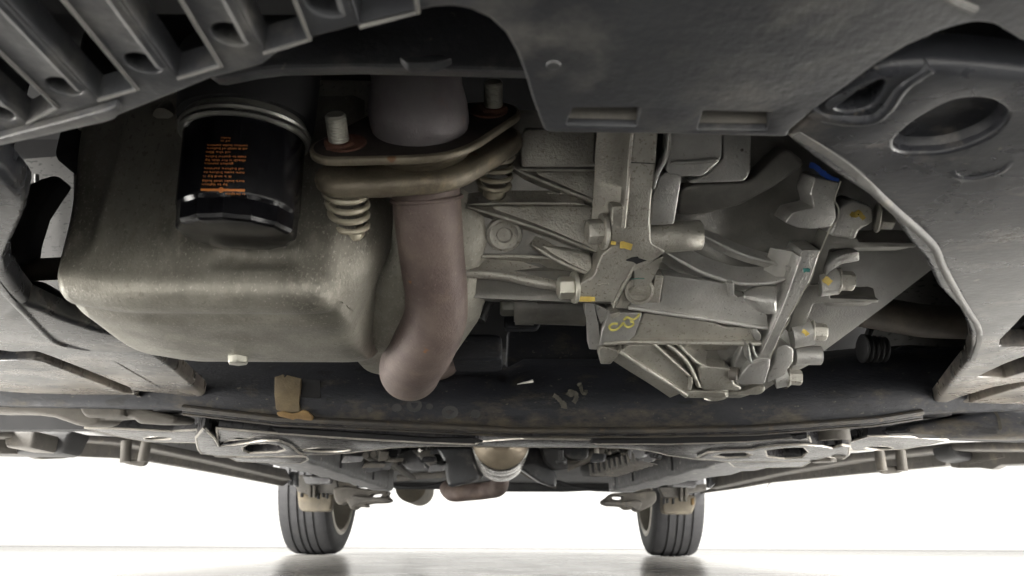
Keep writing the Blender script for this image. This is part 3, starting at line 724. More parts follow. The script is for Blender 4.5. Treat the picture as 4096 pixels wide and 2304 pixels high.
bd_ = [r[0] for r in rows_] + rows_[-1][1:-1] + [r[-1] for r in reversed(rows_)]
seamx = interp([(600, 3400), (1000, 3280), (1250, 3140), (1600, 2960)])
main, end = Geo(), Geo()
for i in range(len(rows_) - 1):
    sy = 440 + 16 * i; a, b = Lb(sy), Rb(sy)
    for k in range(NC):
        (end if a + (b - a) * (k + .5) / NC > seamx(sy) else main).add([rows_[i][k], rows_[i][k + 1], rows_[i + 1][k + 1], rows_[i + 1][k]], [(0, 1, 2, 3)])
main.loft([bd_, [p + Vector((0, .09, .07)) for p in bd_]], closed=False)
main.out('case', 'alu_dirty_shade', gb, angle=60); end.out('end_case', 'alu_oily_shade', gb, angle=60)

# engine-to-gearbox joint flange
raised('joint_flange', fJ((1245, 150), (1480, 150), (1458, 480), (1425, 740), (1405, 1000), (1395, 1080), (1180, 1080), (1165, 1000), (1195, 740), (1215, 460)), yg, .022, 'alu', gb, bevel=.003)
raised('joint_flange', fE((2040, 110), (2330, 110), (2335, 380), (2450, 450), (2300, 560), (2200, 600), (2120, 680), (2055, 832), (1800, 828), (1790, 700), (1905, 630), (1960, 470), (2030, 420)), yg, .0205, 'alu', gb, bevel=.0025)
Geo().slab(skin(fE((2145, 512), (2190, 494), (2235, 488), (2245, 500), (2305, 518), (2262, 530), (2225, 545), (2200, 528), (2150, 520)), yg, .0209), [], IN * .004).out('slot_shade', 'under_dark', gb)  # dark inlay paints the slot's shade on solid metal
raised('cast_pad', fE((1935, 690), (2015, 688), (2020, 708), (1935, 712)), yg, .0215, 'alu', gb, bevel=.0005)
rib('flange_edge', fJ((1235, 200), (1208, 470), (1195, 720), (1170, 960), (1160, 1080)), yg, .0245, .005, 'alu', gb, taper=False)
mark('flange_split', fJ((1215, 468), (1330, 472), (1450, 480)), yg, .0225, .0006, 'ink', gb, 2)
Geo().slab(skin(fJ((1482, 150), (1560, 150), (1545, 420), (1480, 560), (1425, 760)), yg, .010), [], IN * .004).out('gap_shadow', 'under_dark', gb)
# bracket right of the joint
raised('bracket', fJ((1555, 560), (1545, 560), (1480, 620), (1425, 800), (1400, 1060), (1628, 1045), (1695, 640), (1700, 570)), yg, .017, 'alu_grey', gb, bevel=.002)
raised('bracket_head', fJ((1600, 150), (2090, 150), (2075, 440), (1900, 600), (1700, 600), (1560, 570), (1545, 440), (1575, 300)), yg, .021, 'alu_grey', gb, bevel=.003)
rib('bracket_edge', fJ((1590, 150), (1580, 330), (1545, 450), (1480, 570), (1440, 720)), yg, .0235, .005, 'alu_grey', gb)
rib('bracket_step', fJ((1600, 470), (1800, 465), (2050, 440)), yg, .0235, .006, 'alu_grey', gb)
raised('bracket_wing', fJ((2080, 150), (2350, 150), (2345, 560), (2290, 645), (1790, 665), (1760, 640), (1910, 600), (2085, 440)), yg, .014, 'alu_grey', gb, bevel=.0025)
Geo().lathe(at_y(*fJ((2258, 350))[0], yg(600) - .014), -IN, [(.0022, -.003), (.002, .0006), (.001, .0012)], 12).out('cast_pip', 'dusty', gb)
# stub boss to the right of the flange
a, b = at_y(*fJ((1385, 1175))[0], yg(950) - .008), at_y(*fJ((1885, 1145))[0], yg(940) - .008)
Geo().tube([a, a + (b - a) * .5, b - (b - a) * .03, b], [.0112, .0108, .0104, .009], 28).out('boss', 'alu', gb, angle=50)
# pipe-like cast rib running up to the right
def tube_on(name, pts, r, lift, mat, n=8, seg=20):
    q = spline([(x, y, 0) for x, y in pts], n); return Geo().tube([at_y(p.x, p.y, yg(p.y) - lift) for p in q], r, seg).out(name, mat, gb, angle=60)
raised('cast_band', fJ((1650, 965), (1690, 720), (1790, 675), (2340, 645)) + [(3090, 640), (3150, 590), (3228, 655), (3105, 745)] + fJ((2250, 868), (1900, 955)), yg, .003, 'alu_dirty_shade', gb, bevel=.005, tilt=-.006)
# clutch dome lip and inner step
rib('dome_lip', fK((860, 30), (1010, 120), (1200, 218), (1450, 300), (1640, 322), (1850, 310), (2010, 262)), yg, .007, .007, 'alu_grey', gb, n=10)
rib('dome_step', fF((160, 330), (330, 420), (500, 490), (700, 545), (830, 600)), yg, -.002, .006, 'alu_grey', gb)
rib('dome_step', fF((-40, 505), (100, 575), (240, 640)), yg, .003, .006, 'alu_grey', gb)
raised('boss_nub', fK((1995, 170), (2040, 160), (2050, 225), (2020, 245), (2000, 215)), yg, .010, 'alu_grey', gb, bevel=.0015)
# belt below the dome
raised('case_belt', fK((830, 235), (1100, 270), (1440, 320), (1480, 440), (1600, 430), (1650, 530), (1790, 600), (1815, 738), (1560, 705), (1300, 662), (1000, 618), (740, 582), (500, 548), (515, 495), (800, 490)), yg, .009, 'alu_grey', gb, bevel=.002)
rib('belt_edge', fK((500, 545), (740, 580), (1000, 616), (1300, 660), (1560, 703), (1810, 738)), yg, .013, .006, 'alu_grey', gb, taper=False)
raised('post', fK((1435, 312), (1490, 312), (1490, 420), (1525, 440), (1500, 455), (1445, 445)), yg, .015, 'alu_grey', gb, bevel=.0012)
# bright machined half-cone
loops = []
for k in range(13):
    t = k / 12; x = 1580 + (1880 - 1580) * t
    top = 400 - 75 * math.sin(t * 2.2); bot = 430 + 160 * math.sin(min(1, t * .9 + .1) * math.pi * .62)
    loops.append([at_y(*fK((x, top + (bot - top) * j / 8))[0], yg(1180) - .012 - .010 * math.sin(math.pi * j / 8)) for j in range(9)])
Geo().loft(loops, closed=False).out('machined_cone', 'alu_grey', gb, solid=.002)
raised('left_bracket_web', fK((560, 130), (690, 130), (830, 60), (760, 200), (690, 330), (560, 340), (430, 410), (380, 545), (480, 545), (520, 490), (790, 495), (825, 240), (755, 235), (740, 330), (700, 400), (560, 350)), yg, .013, 'alu', gb, bevel=.0015)
rib('web_edge', fK((560, 140), (490, 280), (400, 440), (360, 545)), yg, .021, .004, 'alu', gb)
mark('teal_line', fK((530, 272), (600, 265), (650, 268)), yg, .0135, .0006, 'teal', gb, 2)
Geo().lathe(at_y(*fK((600, 378))[0], yg(1160) - .012), -IN, [(.011, -.002), (.0105, .002), (.0085, .0022), (.008, -.001), (.001, -.001)], 28).out('cast_ring', 'alu', gb)
# lower belt, bright
raised('lower_belt', fK((640, 590), (1000, 630), (1310, 682), (1400, 722), (1650, 728), (1682, 850), (1745, 872), (1400, 872), (900, 872), (560, 868), (480, 860), (570, 790)), yg, .006, 'alu', gb, bevel=.002)
rib('belt_edge', fK((270, 884), (500, 868), (900, 872), (1300, 876), (1745, 884)), yg, .013, .007, 'alu', gb, taper=False)
raised('stop_boss', fK((1655, 740), (1700, 735), (1745, 800), (1735, 850), (1690, 850), (1665, 800)), yg, .014, 'alu_grey', gb, bevel=.002)
# dark wedge carrying the chalk code
raised('wedge_face', fK((318, 592), (632, 588), (560, 800), (485, 866), (300, 884), (228, 900), (252, 760)), yg, .0115, 'alu_grey', gb, bevel=.0015)
mark('chalk_code', fK((400, 692), (352, 690), (322, 718), (340, 748), (390, 742), (430, 708), (452, 682), (470, 706), (500, 722), (540, 704), (545, 676), (515, 668)), yg, .0130, .0017, 'yellow_chalk', gb, 5)
mark('chalk_code', fK((455, 655), (488, 630), (516, 640), (545, 650), (580, 630), (602, 596)), yg, .0130, .0017, 'yellow_chalk', gb, 5)
raised('wedge_tab', fK((330, 600), (420, 580), (425, 605), (340, 650)), yg, .015, 'alu', gb, bevel=.001)
raised('wedge_side', fK((92, 492), (180, 500), (220, 700), (240, 900), (215, 935), (130, 930), (120, 680), (92, 600)), yg, .004, 'alu_grey', gb, bevel=.0015)
raised('wedge_side', fK((185, 500), (300, 560), (300, 610), (240, 700), (205, 600)), yg, .002, 'alu_grey', gb, bevel=.001)
raised('foot_lug', fK((222, 930), (260, 905), (415, 945), (408, 985), (332, 1070), (238, 1068)), yg, .010, 'alu', gb, bevel=.0015)
# lower housing, diagonal ribs and drain pad
raised('lower_housing', fK((500, 890), (760, 890), (1085, 1190), (1070, 1290), (1120, 1320), (1420, 1332), (1420, 1388), (1060, 1385), (700, 1160), (415, 965)), yg, .010, 'alu', gb, bevel=.003)
raised('housing_foot', fK((1030, 1330), (1120, 1318), (1420, 1330), (1422, 1388), (1060, 1386)), yg, .013, 'alu', gb, bevel=.0025)
rib('housing_edge', fK((415, 955), (620, 1090), (850, 1235), (1050, 1372)), yg, .015, .008, 'alu', gb, taper=False)
rib('diagonal_rib', fK((740, 885), (900, 1030), (1085, 1195)), yg, .014, .005, 'alu', gb, taper=False)
rib('diagonal_rib', fK((860, 885), (980, 980), (1080, 1100), (1165, 1290)), yg, .013, .006, 'alu', gb, taper=False)
rib('diagonal_rib', fK((970, 885), (1060, 980), (1150, 1060), (1240, 1095)), yg, .011, .005, 'alu', gb, taper=False)
rib('post', fK((1085, 1190), (1085, 1250), (1075, 1310)), yg, .016, .005, 'alu', gb, taper=False)
raised('drain_pad', fK((1160, 1090), (1250, 1090), (1468, 1115), (1490, 1255), (1560, 1285), (1558, 1318), (1190, 1312), (1170, 1280)), yg, .0125, 'alu', gb, bevel=.003)
Geo().lathe(at_y(*fK((1312, 1360))[0], yg(1578) - .004), Vector((0, -.12, -1)), [(.0105, -.006), (.0105, .001), (.0092, .002), (.0084, .001), (.005, .001), (.0042, -.0004), (.001, -.0004)], 30).out('drain_plug', 'alu', gb)
Geo().lathe(at_y(*fK((1500, 1158))[0], yg(1495) - .013), Vector((1, -.6, -.3)), [(.0055, -.004), (.0055, .002), (.003, .003)], 14).out('side_plug', 'dusty', gb)
raised('housing_box', fK((1640, 1060), (1830, 1015), (1825, 1090), (1775, 1255), (1560, 1262), (1500, 1235), (1560, 1160)), yg, .020, 'alu_grey', gb, bevel=.0025)
raised('box_cheek', fK((1565, 895), (1620, 895), (1648, 1060), (1560, 1180), (1500, 1230), (1490, 1080)), yg, .010, 'alu_grey', gb, bevel=.002)
rib('box_edge', fK((1620, 895), (1645, 1040), (1720, 1025), (1825, 1018)), yg, .0235, .005, 'alu_grey', gb)
rib('box_edge', fK((1660, 895), (1690, 990), (1760, 1012)), yg, .021, .004, 'alu_grey', gb)
# case joint: long diagonal strip, wavy sealant seam, outer strip
raised('case_joint', fK((2100, 60), (2125, 0), (2300, 0), (2205, 270), (2100, 480), (2000, 640), (1930, 780), (1890, 870), (1840, 985), (1720, 1250), (1640, 1250), (1830, 1010), (1705, 1000), (1745, 930), (1825, 780), (1945, 520), (2045, 250)), yg, .014, 'alu_grey', gb, bevel=.0018)
raised('case_joint', fL((890, 1075), (1095, 1052), (1150, 960), (1135, 780), (1185, 590), (930, 540), (880, 700), (920, 850), (700, 900), (620, 1010), (750, 1060)), yg, .013, 'alu_grey', gb, bevel=.0022)
rib('joint_edge', fK((2105, 60), (2040, 255), (1940, 525), (1825, 785), (1740, 960)), yg, .0165, .0035, 'alu_grey', gb, taper=False)
seam = fL((1195, 580), (1160, 680), (1138, 775), (1160, 850), (1165, 930), (1140, 1010), (1092, 1050)) + fK((2310, -10), (2255, 140), (2205, 280), (2130, 400), (2080, 490), (2050, 545), (2010, 610), (2000, 650), (1955, 740), (1930, 790), (1895, 865), (1850, 970), (1790, 1110), (1725, 1250))
mark('sealant_seam', [(x + random.uniform(-3, 3), y) for x, y in seam], yg, .0150, .0009, 'zinc', gb, 4)
raised('outer_strip', fF((1100, 310), (1330, 350), (1330, 375), (1760, 380), (1770, 420), (1110, 432), (1080, 560), (1065, 660), (1000, 700), (930, 700), (1000, 520)), yg, .005, 'alu_dirty_shade', gb, bevel=.002)
raised('outer_strip', fF((935, 705), (1060, 690), (1140, 720), (1110, 800), (1480, 812), (1480, 838), (990, 842), (930, 1000), (870, 1050), (790, 1060), (840, 880)), yg, .006, 'alu_dirty_shade', gb, bevel=.002)
raised('outer_strip', fF((715, 1180), (780, 1150), (840, 1190), (835, 1280), (760, 1390), (640, 1440), (640, 1390), (700, 1290)), yg, .007, 'alu_grey', gb, bevel=.002)
raised('outer_strip', fF((1185, 120), (1290, 60), (1430, 110), (1440, 230), (1330, 290), (1310, 360), (1110, 330), (1150, 260)), yg, .008, 'alu_grey', gb, bevel=.003)
raised('case_lug', fF((1220, 470), (1335, 445), (1340, 520), (1200, 545), (1120, 600), (1080, 640), (1090, 560), (1160, 500)), yg, .009, 'alu_grey', gb, bevel=.002)
tube_on('bolt_boss', fF((1020, 690), (1090, 680), (1160, 672)), [.010] * 17, .003, 'alu_grey', 8)
tube_on('bolt_boss', fF((820, 1080), (900, 1065), (968, 1052)), [.0105] * 17, .003, 'alu_grey', 8)
tube_on('bolt_boss', fF((840, 1235), (940, 1232), (1035, 1232)), [.0078] * 17, -.004, 'alu_grey', 8)
tube_on('bolt_boss', fK((1860, 1200), (1930, 1185), (1990, 1170)), [.0085] * 17, -.002, 'alu_grey', 8)
raised('case_lug', fF((845, 1275), (1020, 1275), (870, 1350), (800, 1370)), yg, -.004, 'alu_grey', gb, bevel=.002)
raised('case_lug', fK((1430, 1335), (1560, 1325), (1720, 1270), (1780, 1275), (1775, 1325), (1720, 1355), (1440, 1360)), yg, -.002, 'alu', gb, bevel=.002)
rib('case_rib', fF((1110, 405), (1400, 395), (1760, 388)), yg, .004, .006, 'alu_dirty_shade', gb)
rib('case_rib', fF((1120, 822), (1300, 822), (1480, 815)), yg, .004, .006, 'alu_dirty_shade', gb)
for fx, fy, r_, lf in ((1462, 195, .0098, .008), (1172, 668, .0092, .007), (972, 1052, .0086, .007), (790, 1395, .0080, .002)):
    (p,) = fF((fx, fy)); hexbolt(at_y(*p, yg(p[1]) - lf + .002), Vector((1, -.15, -.1)), r_ * .8, .010, gb, 'bolt', 'alu', 1.3, .0015)
# paint marks
mark('paint_mark', fF((1268, 160), (1305, 178), (1325, 155), (1350, 180), (1372, 205)), yg, .0105, .0034, 'yellow', gb, 4)
mark('paint_mark', fF((1068, 650), (1090, 668), (1118, 690)), yg, .0140, .0050, 'yellow', gb, 3)
mark('paint_mark', fF((905, 1045), (930, 1060), (945, 1080)), yg, .0145, .0034, 'yellow', gb, 3)
mark('paint_mark', fE((2100, 398), (2140, 402), (2190, 418)), yg, .0225, .0046, 'yellow', gb, 3)
mark('paint_mark', fE((2030, 382), (2070, 388)), yg, .0225, .0026, 'yellow', gb, 2)
mark('paint_mark', fE((1790, 806), (1850, 808), (1912, 808)), yg, .0225, .0034, 'yellow', gb, 3)
mark('teal_dot', fF((912, 592), (935, 588), (962, 592)), yg, .0152, .0032, 'teal', gb, 3)
mark('blue_clip', fL((870, 410), (930, 430), (1000, 490), (1080, 545), (1170, 585)), yg, .012, .0035, 'blue', gb, 4)

# ---- small parts behind: starter stub, lines, mount
misc = part('steering_gear', car, 'dark steering and mount parts behind the exhaust pipe')
a, b = at_y(*fE((1415, 850))[0], .60), at_y(*fE((1840, 865))[0], .60)
Geo().tube([a, b], .0165, 28).out('rack_tube', 'alu_dirty_shade', misc)
Geo().tube([a + Vector((-.012, 0, 0)), a + Vector((.004, 0, 0))], .0175, 28).out('tube_collar', 'alu_dirty_shade', misc)
hexbolt(a + Vector((-.01, 0, 0)), (-1, 0, 0), .010, .012, misc, 'bolt', 'ring', 1.5, .003)
for px in (1530, 1640):
    c = at_y(*fE((px, 790))[0], .583); Geo().slab([c + Vector((dx, 0, dz)) for dx, dz in ((-.007, -.006), (.007, -.006), (.007, .006), (-.007, .006))], [], (0, .004, 0)).out('lug', 'dusty', misc, bevel=.002)
Geo().slab([at_y(x, y, .66) for x, y in fE((1230, 850), (1330, 860), (1330, 940), (1420, 950), (1520, 940), (1480, 1030), (1310, 1032), (1225, 1030))], [], (0, .01, 0)).out('bracket', 'subframe', misc, bevel=.002)
Geo().tube([at_y(*p, .63) for p in fE((1195, 690), (1240, 760), (1270, 800))], .008, 14).out('hose', 'rubber', misc)
Geo().tube([at_y(*p, .66) for p in fE((1010, 950), (1080, 800), (1190, 690))], .010, 12).out('hose', 'rubber', misc)
Geo().tube([at_y(*p, .64) for p in fE((-20, 1080), (100, 1000), (330, 930), (520, 880))], .022, 16).out('boot', 'rubber', misc)
Geo().slab([at_y(x, y, .70) for x, y in fE((880, 1060), (1210, 1070), (1215, 1270), (820, 1268))], [], (0, .05, 0)).out('mount_block', 'subframe', misc, bevel=.004)
# ================================================================== front subframe
sub = part('front_subframe', car, 'black painted front subframe cross beam with rusty lower lip')
ys = lambda x: .80 + .10 * x * x
topl = interp([(-200, 880), (330, 880), (540, 896), (900, 903), (960, 912), (1100, 940), (1290, 925), (1300, 905), (1820, 905), (2080, 905), (2160, 890), (2260, 880), (2420, 872), (2800, 880)])
botl = interp([(-200, 1015), (430, 1025), (700, 1056), (1000, 1070), (1300, 1085), (1600, 1086), (1900, 1080), (2200, 1058), (2350, 1035), (2800, 1020)])
loops = []
for vx in range(-160, 2761, 40):
    t, b = topl(vx), botl(vx)
    u = (vx - 1288) / 1860 * .82; y0 = ys(u)
    col = []
    for k in range(11):
        f = k / 10; yy = y0 - .012 * math.sin(math.pi * min(1, f * .9 + .1)) + .03 * (1 - f) ** 3
        (p,) = fV((vx, t + (b - t) * f)); col.append(at_y(*p, yy))
    col.append(col[-1] + Vector((0, .008, -.0015)))
    col.append(col[-1] + Vector((0, .012, .003)))
    col = [col[0] + Vector((0, .11, .03))] + col
    loops.append(col)
Geo().loft(loops, closed=False).out('cross_beam', 'subframe', sub, angle=50)
# rusty lower lip: a rolled edge strip under the beam
for nm, dy, off, mt, r_ in (('lower_lip', -.002, 0, 'subframe_low', .0035), ('lip_edge', .004, 9, 'arm', .0018), ('lip_edge', .012, 16, 'subframe_low', .0014)):
    pth = []
    for vx in range(460, 2350, 30):
        u = (vx - 1288) / 1860 * .82; (p,) = fV((vx, botl(vx) + off - 3)); pth.append(at_y(*p, ys(u) + dy))
    Geo().tube(pth, r_, 8).out(nm, mt, sub)
Geo().slab([at_y(x, y, .86) for x, y in fV((1270, 925), (1275, 830), (1480, 800), (1860, 790), (1860, 930))], [], (0, .05, 0)).out('rear_box', 'subframe', sub, bevel=.004)
# tan cardboard tag, mud, chalk marks, drips
def on_beam(vx, vy, lift=.0):
    u = (vx - 1288) / 1860 * .82; t, b = topl(vx), botl(vx); f = (vy - t) / (b - t)
    (p,) = fV((vx, vy)); return at_y(*p, ys(u) - .012 * math.sin(math.pi * min(1, f * .9 + .1)) + .03 * max(0, 1 - f) ** 3 - lift)
Geo().slab([on_beam(x, y, .004) for x, y in ((691, 948), (705, 944), (712, 941), (716, 950), (722, 943), (757, 952), (756, 975), (752, 1010), (754, 1036), (725, 1038), (694, 1030), (690, 990))], [], (0, .003, 0)).out('cardboard_tag', 'card', sub, bevel=.0006)
Geo().slab([on_beam(x, y, .002) for x, y in ((757, 952), (806, 958), (806, 1002), (758, 1000))], [], (0, .002, 0)).out('dark_patch', 'under_dark', sub)
mud = [(694, 1036), (712, 1033), (735, 1040), (750, 1036), (762, 1030), (772, 1032), (788, 1048), (786, 1058), (764, 1056), (745, 1052), (738, 1056), (715, 1050), (698, 1046)]
Geo().slab([on_beam(x, y, .006) for x, y in mud], [], (0, .006, 0)).out('mud', 'mud', sub, bevel=.002)
for x, y, r_ in ((1042, 1020, 20), (1132, 1037, 21), (1196, 1041, 13), (998, 1026, 13), (1080, 1022, 9), (930, 1030, 8)):
    Geo().slab([on_beam(x + r_ * math.cos(a * .5236), y + r_ * .8 * math.sin(a * .5236), .0006) for a in range(12)], [], (0, .0008, 0)).out('oil_spot', 'ink', sub)
def beam_mark(name, pts, w, mat):
    q = spline([(x, y, 0) for x, y in pts], 5); loops = []
    cr = [on_beam(p.x, p.y, .0012) for p in q]
    for i, p in enumerate(cr):
        t = (cr[min(i + 1, len(cr) - 1)] - cr[max(i - 1, 0)]).normalized(); v = (p - CAM).normalized(); sd = t.cross(v).normalized() * w / 2 * random.uniform(.7, 1.2)
        loops.append([p + sd, p - sd, p - sd + v * .0008, p + sd + v * .0008])
    Geo().loft(loops).out(name, mat, sub)
def tv(*pts): return [(x / 1.5901, y / 1.5901) for x, y in fT(*pts)]
beam_mark('chalk_mark', tv((1010, 740), (1060, 775), (1110, 830), (1130, 860)), .005, 'grey_paint')
Geo().slab([on_beam(x, y, .0012) for x, y in tv((1105, 830), (1140, 810), (1175, 840), (1190, 920), (1110, 905))], [], (0, .001, 0)).out('chalk_mark', 'grey_paint', sub)
beam_mark('chalk_mark', tv((1190, 745), (1230, 690), (1260, 720), (1215, 745), (1290, 720), (1305, 780), (1270, 840)), .005, 'grey_paint')
beam_mark('chalk_mark', tv((1320, 620), (1360, 600), (1365, 650), (1390, 720), (1425, 715), (1430, 675)), .004, 'grey_paint')
q = [on_beam(x, y, .004) for x, y in tv((545, 602), (620, 585), (700, 572), (745, 560))]
Geo().tube(q, [.0004, .0010, .0014, .0018], 8).out('white_sliver', 'white', sub)

# ---- plates under the subframe, seen almost edge-on
ZU = .172
def ell(f, x, y, rx, ry, n=20):
    return f(*[(x + rx * math.cos(2 * math.pi * i / n), y + ry * math.sin(2 * math.pi * i / n)) for i in range(n)])
def zplate(name, pts, z, mat, parent, holes=(), th=.012, bevel=.003):
    return plane_slab(name, pts, z, mat, parent, holes=holes, th=th, bevel=bevel, edge=.0016)
zplate('under_plate', fO((430, 300), (960, 345), (1300, 368), (1700, 398), (2200, 428), (2576, 445)) + fT((0, 1388), (60, 1350), (600, 1310), (640, 1315), (1480, 1325), (1560, 1380), (2300, 1378)) + fQ((700, 462), (1500, 436), (1900, 400), (2150, 380)) +
       fQ((2180, 460), (2000, 470), (1600, 500), (1590, 520), (1590, 600), (1300, 628), (1000, 615), (700, 572), (540, 535), (350, 505), (0, 490)) + fH((2000, 480), (1400, 478), (1000, 470)) + fO((2576, 478), (2250, 492), (1800, 548), (1500, 565), (1290, 560), (1180, 480), (960, 420), (760, 400), (560, 420), (440, 470)),
       ZU, 'arm', sub, holes=[ell(fO, 1565, 517, 250, 24), ell(fQ, 1310, 566, 260, 34)], th=.02, bevel=.004)
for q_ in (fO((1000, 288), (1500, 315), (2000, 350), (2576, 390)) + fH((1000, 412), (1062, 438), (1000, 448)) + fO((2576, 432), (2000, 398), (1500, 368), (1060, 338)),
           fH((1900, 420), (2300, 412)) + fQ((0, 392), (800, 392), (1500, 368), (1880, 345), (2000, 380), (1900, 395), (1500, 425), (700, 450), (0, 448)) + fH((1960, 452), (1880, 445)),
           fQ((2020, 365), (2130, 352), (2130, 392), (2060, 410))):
    Geo().slab([at_y(x, y, .868) for x, y in q_], [], (0, .02, .004)).out('lip_shade', 'under_dark', sub)  # dark strips painted in for the shade below the beam lip
for f, sgn in ((fO, -1), (fQ, 1)):
    pts = fO((690, 205), (950, 230)) if sgn < 0 else fQ((2150, 370), (2350, 360))
# round bush sleeves hanging below the plate
for f, x, y, rx in ((fO, 690, 365, 250), (fQ, 2370, 430, 200)):
    c = at_z(*f((x, y))[0], .176); r_ = rx * .3882 / FPX * c.y
    g = Geo().lathe(c, (0, 0, 1), [(r_ * .80, .004), (r_ * .86, -.001), (r_, 0), (r_ * 1.0, .035)], 40, cap0=False); g.out('bush_sleeve', 'dusty', sub, angle=40)
    Geo().lathe(c, (0, 0, 1), [(r_ * .84, .006), (r_ * .3, .008)], 32).out('bush_rubber', 'rubber', sub)
    Geo().lathe(c, (0, 0, 1), [(r_ * .3, -.004), (r_ * .34, .0), (r_ * .34, .01)], 6).out('bush_bolt', 'arm', sub)
# arms: left and right pressed control arms with holes, flange walls and ball joint nuts
def control_arm(side):
    arm = part('control_arm', car, ('dusty pressed control arm at the %s of the subframe') % side)
    if side == 'left':
        zplate('arm_plate', fO((215, 395), (300, 295), (330, 330), (405, 400), (450, 480), (600, 470), (900, 425), (1060, 425), (1180, 470), (1280, 555), (1340, 570), (1000, 582), (440, 577), (270, 556), (235, 500)), .168, 'arm', arm,
               holes=[fO((690, 490), (760, 455), (940, 450), (1080, 470), (1150, 520), (1050, 545), (760, 552), (700, 525))], th=.022)
        Geo().slab([at_y(x, y, 1.06) for x, y in fO((220, 380), (250, 350), (320, 310), (345, 390), (400, 440), (420, 500), (300, 550), (260, 545), (236, 500), (250, 440))], [], (0, .02, .005)).out('arm_end', 'dusty', arm, bevel=.004)
        Geo().slab([at_y(x, y, 1.12) for x, y in fO((680, 490), (760, 455), (950, 448), (1100, 470), (1250, 490), (1150, 535), (960, 545), (740, 545))], [], (0, .05, 0)).out('arm_web', 'dusty', arm, bevel=.003)
        c = at_y(*fO((520, 545))[0], 1.13); Geo().lathe(c + Vector((0, 0, .03)), (0, 0, -1), [(.020, 0), (.020, .022), (.0175, .0225), (.0175, .036)], 6).out('arm_nut', 'dusty', arm, bevel=.001)
        zplate('rear_plate', fO((540, 590), (1000, 588), (1350, 590), (1370, 620), (1300, 655), (1080, 650), (880, 645), (640, 636)), .17, 'arm', arm, th=.02)
        zplate('outer_plate', fG((640, 336), (900, 342), (1300, 362), (1490, 352), (1490, 445), (1300, 442), (1100, 436), (900, 400)), .185, 'arm', arm, holes=[ell(fG, 1190, 412, 105, 13)], th=.014)
        Geo().slab([at_y(x, y, .84) for x, y in fG((-200, 70), (0, 80), (500, 85), (960, 95), (1030, 165), (1340, 245), (1315, 300), (1040, 302), (1000, 262), (930, 254), (745, 262), (728, 296), (640, 326), (560, 308), (400, 252), (200, 226), (0, 222), (-200, 222))], [], (0, .05, .006)).out('knuckle_arm', 'dusty', arm, bevel=.006)
        Geo().slab([at_y(x, y, .832) for x, y in fG((570, 95), (930, 95), (910, 130), (940, 245), (640, 250), (610, 210))], [], (0, .02, 0)).out('arm_boss', 'dusty', arm, bevel=.005)
        Geo().lathe(at_y(*fG((1590, 300))[0], .97), (0, .3, 1), [(.018, -.004), (.02, 0), (.02, .02)], 24).out('arm_bush', 'arm', arm)
    else:
        zplate('arm_plate', fQ((1000, 600), (1120, 545), (1300, 528), (1570, 520), (1640, 500), (1900, 470), (2120, 468), (2280, 480), (2400, 500), (2500, 470), (2575, 480), (2562, 570), (2520, 608), (2350, 590), (2200, 628), (1900, 632), (1300, 638)), .168, 'arm', arm,
               holes=[fQ((1150, 585), (1250, 548), (1500, 540), (1575, 565), (1500, 592), (1300, 602)), fQ((1700, 520), (1900, 492), (2100, 490), (2150, 540), (2080, 600), (1900, 610), (1720, 590))], th=.022)
        Geo().slab([at_y(x, y, 1.12) for x, y in fQ((1680, 530), (1900, 490), (2120, 490), (2160, 540), (2100, 600), (1750, 585))], [], (0, .05, 0)).out('arm_web', 'dusty', arm, bevel=.003)
        Geo().slab([at_y(x, y, 1.06) for x, y in fI((1075, 490), (1140, 470), (1250, 460), (1250, 540), (1220, 570), (1150, 560))], [], (0, .02, .005)).out('arm_end', 'dusty', arm, bevel=.004)
        c = at_y(*fQ((2300, 600))[0], 1.13); Geo().lathe(c + Vector((0, 0, .03)), (0, 0, -1), [(.021, 0), (.021, .022), (.0185, .0225), (.0185, .036)], 6).out('arm_nut', 'dusty', arm, bevel=.001)
        zplate('rear_plate', fQ((1320, 640), (1700, 640), (2190, 632), (2080, 690), (1800, 696), (1500, 700), (1380, 690)), .17, 'arm', arm, th=.02)
        zplate('outer_plate', fI((1240, 450), (1400, 400), (1690, 400), (2000, 425), (1900, 450), (1690, 490), (1500, 500), (1280, 502)), .182, 'arm', arm, holes=[ell(fI, 1480, 484, 110, 14)], th=.014)
        Geo().slab([at_y(x, y, .86) for x, y in fI((1690, 375), (1690, 315), (1800, 290), (2060, 250), (2380, 195), (2700, 180), (2700, 425), (2400, 420), (1960, 405), (1900, 385))], [], (0, .05, .006)).out('knuckle_arm', 'subframe', arm, bevel=.006)
        mark('yellow_tag', fI((2355, 200), (2385, 260), (2400, 350)), lambda s_: .857, 0, .003, 'grey_paint', arm, 3)
    return arm
control_arm('left'); control_arm('right')

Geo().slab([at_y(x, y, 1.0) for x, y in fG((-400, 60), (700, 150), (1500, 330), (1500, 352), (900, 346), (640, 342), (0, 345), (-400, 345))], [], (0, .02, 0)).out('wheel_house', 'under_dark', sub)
Geo().slab([at_y(x, y, 1.0) for x, y in fI((1300, 340), (1690, 300), (2700, 200), (3000, 200), (3000, 430), (2576, 428), (1900, 405), (1700, 405), (1350, 415))], [], (0, .02, 0)).out('wheel_house', 'under_dark', sub)
